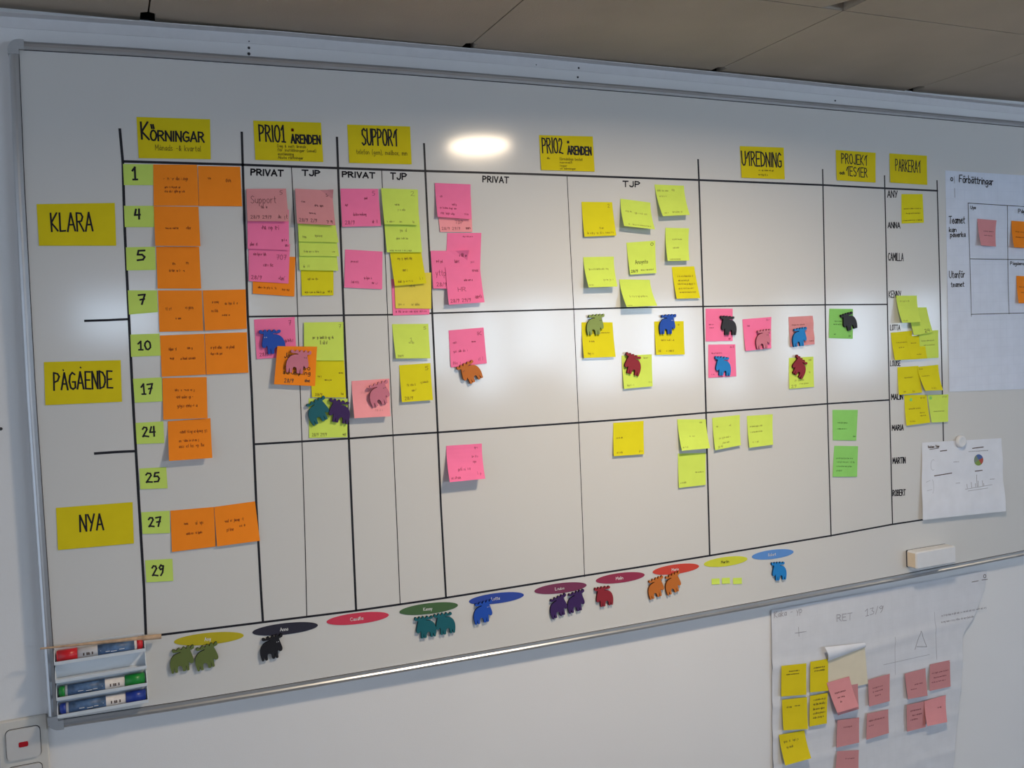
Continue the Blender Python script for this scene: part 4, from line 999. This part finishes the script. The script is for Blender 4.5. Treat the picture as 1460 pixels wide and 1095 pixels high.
# eraser
er = empty('board_eraser', (1.971, -BH, 1.144))
tag(er, 'white block eraser stuck on the board just above its lower frame', 'eraser')
b = MB(); b.box(1.902, 2.042, -BH-.0045, -BH-.0002, 1.122, 1.166, .0015); b.build('felt_pad', M['felt'], er)
b = MB(); b.box(1.9015, 2.0425, -BH-.035, -BH-.0047, 1.1215, 1.1665, .0035); b.build('grip', M['foam'], er)
b = MB(); b.box(1.9009, 1.9017, -BH-.031, -BH-.006, 1.1255, 1.1625); b.build('end_face', M['cork'], er)

# ------------------------------------------------------------------ pen holder with markers and pointer
HX0, HX1 = -.1058, .0432
LZ = [1.2262, 1.1944, 1.1630, 1.1322]           # tops of the four front lips
hd = empty('marker_holder', (-.032, -BH, 1.125))
tag(hd, 'white plastic holder with four tiers for markers at the lower corner of the board', 'pen holder')
b = MB(); b.box(HX0, HX1, -BH-.0026, -BH-.0008, 1.121, 1.2485); b.build('back_plate', M['plastic'], hd)
for z in LZ:
    b = MB(); b.box(HX0, HX1, -BH-.0262, -BH-.0026, z-.0060, z-.0042)
    b.add([(HX0, -BH-.0262, z-.006), (HX1, -BH-.0262, z-.006), (HX1, -BH-.0276, z), (HX0, -BH-.0276, z), (HX0, -BH-.0262, z), (HX1, -BH-.0262, z), (HX0, -BH-.0248, z-.0042), (HX1, -BH-.0248, z-.0042)],
          [(0, 1, 2, 3), (3, 2, 5, 4), (4, 5, 7, 6), (0, 3, 4, 6), (1, 7, 5, 2)])
    b.build('shelf', M['plastic'], hd)
    for x in (HX0, HX1-.0014):
        b = MB()
        v = [(x+dx, y, zz) for dx in (0, .0014) for y, zz in ((-BH-.0026, z-.006), (-BH-.0262, z-.006), (-BH-.0270, z+.001), (-BH-.014, z+.018), (-BH-.0026, z+.020))]
        b.add(v, [(0, 1, 2, 3, 4), (9, 8, 7, 6, 5)]+[(i, (i+1) % 5, 5+(i+1) % 5, 5+i) for i in range(5)])
        b.build('end_plate', M['plastic'], hd)
def marker(z, cap_right, colname, col, label):
    r = .0104
    yc, zc = -BH-.0034-r-.002, z-.0042+r
    xa, xb = HX0+.004, HX1-.004
    o = empty('whiteboard_marker', ((xa+xb)/2, yc, zc-r))
    tag(o, label, 'marker', 'whiteboard markers in the tiered holder')
    cm = mat('marker_'+colname, col, rough=.35, noise=.03)
    L = xb-xa
    X = (lambda t: xb-t*L) if cap_right else (lambda t: xa+t*L)
    c = lambda t0, t1, r0, r1, nm, m: (lambda bb: (bb.cyl((X(t0), yc, zc), (X(t1), yc, zc), r0, r1, 24), bb.build(nm, m, o, True)))(MB())
    for nm, m, segs in (('cap', cm, ((0, .015, r*.8, r*1.0), (.015, .235, r, r))), ('barrel', M['whitelabel'], ((.236, .93, r*.9, r*.9),)), ('end_plug', cm, ((.931, .985, r*.94, r*.94), (.985, 1, r*.94, r*.6)))):
        bb = MB()
        for t0, t1, r0, r1 in segs: bb.cyl((X(t0), yc, zc), (X(t1), yc, zc), r0, r1, 24)
        bb.build(nm, m, o, True)
        for p_ in o.children[-1].data.polygons:
            if len(p_.vertices) > 4: p_.use_smooth = False
    c(.47, .90, r*.925, r*.925, 'label_sleeve', M['blueprint'])
    bb = MB()
    for t, wd_, hh in ((.50, .006, .7), (.56, .05, .25), (.62, .07, .1), (.72, .06, .35)):
        bb.box(min(X(t), X(t+wd_)), max(X(t), X(t+wd_)), yc-r*.95, yc-r*.9, zc+r*(hh-.55)*.6-.0004, zc+r*(hh-.55)*.6+.0004)
    bb.build('printed_stripe', M['whiteink'], o)
    bb = MB()
    for t in (.30, .34, .36, .40): bb.box(min(X(t), X(t+.014)), max(X(t), X(t+.014)), yc-r*.93, yc-r*.89, zc-.003, zc+.0018)
    bb.build('printed_symbol', M['ink'], o)
marker(LZ[0], False, 'red', (.62, .015, .025), 'red capped whiteboard marker on the top tier of the holder')
marker(LZ[2], True, 'green', (.008, .24, .035), 'green capped whiteboard marker on the third tier of the holder')
marker(LZ[3], True, 'blue', (.012, .04, .30), 'blue capped whiteboard marker on the lowest tier of the holder')
a, c = P(57.3, 924.9, BH+.017), P(230, 907.2, BH+.017)
b = MB()
d = c-a
b.cyl(a, a+d*.62, .0016, .0030, 14); b.cyl(a+d*.62, a+d*.80, .0030, .0036, 14); b.cyl(a+d*.80, c, .0044, .0046, 14)
o = recentre(b.build('pointer_stick', M['wood'], smooth=False))
tag(o, 'thin tapered wooden pointer lying on top of the tiered marker holder', 'pointer')

# ------------------------------------------------------------------ light switch
sw = empty('light_switch', (-.163, 0, 1.04))
tag(sw, 'two-gang ivory wall switch with a red window, beside the lower corner of the board', 'switch')
b = MB(); b.box(-.2035, -.1245, -.0085, -.0002, .978, 1.1235, .003); b.build('cover_plate', M['ivory'], sw)
def rounded(x0, x1, z0, z1, r):
    out = []
    for cx, cz_, a0 in ((x1-r, z1-r, 0), (x0+r, z1-r, 90), (x0+r, z0+r, 180), (x1-r, z0+r, 270)):
        out += [(cx+r*math.cos(math.radians(a0+15*i)), cz_+r*math.sin(math.radians(a0+15*i))) for i in range(7)]
    return out
for i, (z0, z1) in enumerate(((1.0525, 1.1085), (.986, 1.042))):
    b = MB(); b.prism(rounded(-.1915, -.1365, z0, z1, .008), -.0088, -.0080); rm = b.build('rocker_gap', M['felt'], sw)
    b = MB(); b.prism(rounded(-.1905, -.1375, z0+.001, z1-.001, .0075), -.0122, -.0086); rk = b.build('rocker', M['rocker'], sw)
    if i == 0:
        zc = (z0+z1)/2-.001
        b = MB(); b.prism(rounded(-.1715, -.1565, zc-.0045, zc+.0045, .0025), -.0130, -.0118); b.build('red_window', M['redlens'], rk)

# ------------------------------------------------------------------ thin paper hung on the wall below the board, with its notes
WALLP = .0030
def sheet_h(u, v):
    """gentle creases and bulges of the hanging paper"""
    h = .0012*math.sin(7*u+2.2*v)+.0010*math.sin(11*v-3*u)
    for v0, a in ((.247, .0030), (.423, .0028), (.558, .0022), (.682, .0020), (.86, .002)):
        h += a*math.exp(-((v-v0-.02*math.sin(5*u))/.018)**2)
    if u > .86: h += .004*(u-.86)/.14*max(0, min(1, (v-.1)*3))
    return WALLP+max(0, h+.0012)
lx = lambda v: 1.474-.014*v
def rx(v):
    t = [(0, 2.215), (.096, 2.205), (.20, 2.165), (.287, 2.115), (.4, 2.108), (.56, 2.10), (1, 2.06)]
    for (a, xa), (c_, xb) in zip(t, t[1:]):
        if v <= c_: return xa+(xb-xa)*(v-a)/(c_-a)
    return t[-1][1]
zt, zb = 1.068, .500
nu, nv = 40, 60
verts, faces = [], []
for bk in (0, .0002):
    for j in range(nv+1):
        for i in range(nu+1):
            u, v_ = i/nu, j/nv
            verts.append((lx(v_)+(rx(v_)-lx(v_))*u, -sheet_h(u, v_)+bk, zt+(zb-zt)*v_))
n = (nu+1)*(nv+1)
for j in range(nv):
    for i in range(nu):
        a = j*(nu+1)+i
        faces += [(a, a+nu+1, a+nu+2, a+1), (n+a, n+a+1, n+a+nu+2, n+a+nu+1)]
sh = recentre(mesh_obj('flipchart_sheet', verts, faces, M['sheet'], smooth=True))
tag(sh, 'crumpled thin white flipchart paper hung on the wall below the board', 'paper sheet')
def sheet_strokes(px_lines, wd, m):
    v, f = [], []
    def fm(x, z):
        vv = (z-zt)/(zb-zt)
        uu = (x-lx(vv))/(rx(vv)-lx(vv))
        return Vector((x, -sheet_h(uu, vv)-.0006, z))
    for l in px_lines:
        pts = [P(x, y, .005) for x, y in l]
        a, c_ = ribbons([[(p.x, p.z) for p in pts]], wd, fm)
        k_ = len(v); v += a; f += [tuple(i+k_ for i in t) for t in c_]
    return mesh_obj('handwritten_text', v, f, M[m], sh)
def px_text(s, x0, y0, x1, y1, sl=0, gap=.18):
    return [[(x0+(x1-x0)*u, y1-(y1-y0)*t+sl*(x1-x0)*u) for u, t in l] for l in text_strokes(s, gap)]
sheet_strokes(px_text('Kaka - yp', 1104, 872.5, 1143, 881, -.2), .0016, 'greyink')
sheet_strokes(px_text('RET', 1193, 876.5, 1215, 886, -.12), .0018, 'greyink')
sheet_strokes(px_text('13/9', 1234, 869, 1260, 878.5, -.22), .0018, 'greyink')
sheet_strokes([[(1133, 902.5), (1149, 900)], [(1138, 894), (1138.5, 907)]], .0015, 'greyink')
sheet_strokes([[(1304.5, 926), (1312.6, 899.5), (1321, 922), (1307, 922)]], .0016, 'greyink')
sheet_strokes([[(1276, 908), (1276.5, 962)], [(1333, 873), (1335, 940)], [(1260, 948), (1325, 933)]], .0010, 'greyink')
sheet_strokes([[(1386, 830), (1391, 829), (1395, 828)], arc(1404, 821.5, 1.8, 2.4, 0, 360, 8), [(1400, 827), (1408, 826)]], .0016, 'ink')
sheet_strokes([[(1343+u*62, 878+v_*62-.19*u*62) for u, v_ in k_] for k_ in scribble(0, 1, 0, .028)]+[[(1342+u*62, 887+v_*62-.19*u*62) for u, v_ in k_] for k_ in scribble(0, .72, 0, .028)], .0010, 'greyink')

GY = 'yellow notes on the hanging paper'
GP = 'pink notes on the hanging paper'
WL = .0105
def wnote(key, label, group, m, q, layer=0, lift=.002, rows=(), im='ink', **kw):   # stuck on the hanging paper
    return note(key, 'sticky_note', label, group, m, q, layer+WL, lift, jot(rows, im, .0007), plane=0, **kw)
wnote('a1', 'yellow note topmost in the outer yellow column of the hanging paper', GY, 'bright', [(1114.4, 949.4), (1149.8, 945.7), (1149.8, 990.5), (1113.8, 993.1)], 0, .002, [(.3, .7, .2, .03), (.2, .7, .3, .02)])
wnote('a2', 'yellow note topmost in the inner yellow column, cut off by a cream note', GY, 'bright', [(1155.5, 943.6), (1181, 939.2), (1181, 984.8), (1155, 987.4)], 0, .003, [(.2, .8, .22, .03), (.24, .8, .32, .03)])
wnote('a3', 'yellow note second in the outer yellow column of the hanging paper', GY, 'bright', [(1115.1, 997.8), (1150.8, 993.9), (1152.1, 1039.4), (1117.2, 1041.3)], 0, .006, [(.16, .4, .26, .05), (.5, .7, .24, .02)])
wnote('a4', 'yellow note covered in writing in the inner yellow column', GY, 'bright', [(1155, 992.3), (1180.2, 987.9), (1178.9, 1031.4), (1154.2, 1036)], 0, .003, [(.2, .9, .16, .04), (.2, .9, .3, .05), (.2, .9, .46, .05), (.2, .9, .6, .05), (.2, .8, .74, .04)])
wnote('a5', 'yellow note tilted and lifted at the bottom of the hanging paper', GY, 'bright', [(1110.7, 1047.8), (1146.9, 1041.3), (1156.8, 1081.1), (1119.8, 1091.5)], 0, .014, [(.14, .7, .26, .06), (.2, .46, .46, .06)])
wnote('b1', 'dusty pink note half hidden behind a lifted one on the hanging paper', GP, 'wallpink', [(1190, 981), (1223.2, 974.9), (1224.5, 1011), (1194.5, 1020)], .0004, .003)
wnote('b2', 'pink note standing well off the hanging paper beside the cream note', GP, 'dusty', [(1178.9, 973.6), (1210.9, 964.5), (1224.5, 1007.4), (1193.8, 1016.5)], .0030, .012, [(.2, .7, .4, .03), (.24, .6, .56, .03), (.3, .4, .7, .04)])
wnote('b3', 'pink note next to the cream note, in the upper pink row', GP, 'wallpink', [(1238, 969.7), (1268.7, 960.6), (1268.7, 999.6), (1239.3, 1007.4)], 0, .003, [(.2, .7, .36, .03), (.2, .66, .5, .03), (.3, .6, .66, .03)])
wnote('b4', 'pink note with slanting edges, second from the end of the upper pink row', GP, 'wallpink', [(1290.1, 960.6), (1319.5, 952.8), (1322.6, 991.8), (1294.7, 997)], 0, .004, [(.4, .8, .5, .03), (.2, .5, .66, .02)])
wnote('b5', 'pink note at the end of the upper pink row', GP, 'wallpink', [(1326, 947.5), (1354.6, 941), (1355.4, 978.8), (1325.5, 985.3)], 0, .003, [(.1, .9, .36, .03), (.2, .8, .54, .03), (.1, .8, .7, .03)])
wnote('b6', 'pink note alone below the one next to the cream note', GP, 'wallpink', [(1236.2, 1017.8), (1266.6, 1011.3), (1267.4, 1045.2), (1235.4, 1054.8)], 0, .003, [(.1, .8, .3, .04), (.1, .3, .5, .03)])
wnote('b7', 'pink note second from the bottom in the longest pink column', GP, 'wallpink', [(1194, 1026.9), (1225, 1023), (1225, 1058.7), (1192.7, 1066)], 0, .003, [(.3, .7, .3, .03)])
wnote('b8', 'pink note cut by the lower picture edge, lowest in the longest pink column', GP, 'wallpink', [(1193.8, 1071.2), (1224.5, 1069.4), (1224, 1106), (1190.5, 1110)], 0, .003, [(.4, .8, .3, .03)])
wnote('b9', 'pink note behind a lifted one in the lower pink row', GP, 'wallpink', [(1292.9, 1005.3), (1318.8, 999.6), (1320, 1036.6), (1293.4, 1043.3)], 0, .002, [(.2, .8, .26, .03), (.3, .8, .44, .03), (.2, .6, .6, .03)])
wnote('b10', 'pink note standing off the paper at the end of the lower pink row', GP, 'dusty', [(1318.2, 999.6), (1348.6, 991), (1350.7, 1029.5), (1322.1, 1035.5)], .0014, .012, [(.6, .8, .4, .04)])
# cream note whose top has come loose and folded forward
cn = wnote('c1', 'cream note with its white backing folded forward at the top of the hanging paper', None, 'cream', [(1178.5, 935), (1233, 921), (1237.5, 975), (1181, 987)], -.0008, .001)
fl, W, H = quad_map([(1176.3, 922.8), (1234.5, 917), (1236, 923), (1181.5, 943.5)], WL+.008)
v, f = [], []
for bk in (0, .0003):
    for j in range(9):
        for i in range(9):
            u, t = i/8, j/8
            p = fl(u, t)
            hgt = WL+.003+.010*math.sin(math.pi*min(1, .15+t*.8))*(1-.7*u)
            v.append((p.x, -hgt+bk, p.z))
for j in range(8):
    for i in range(8):
        a = j*9+i
        f += [(a, a+9, a+10, a+1), (81+a, 82+a, 91+a, 90+a)]
mesh_obj('folded_flap', v, f, M['white'], cn, smooth=True)

# ------------------------------------------------------------------ tidy up
for o in ORIGINS:
    if '_o' in o: del o['_o']
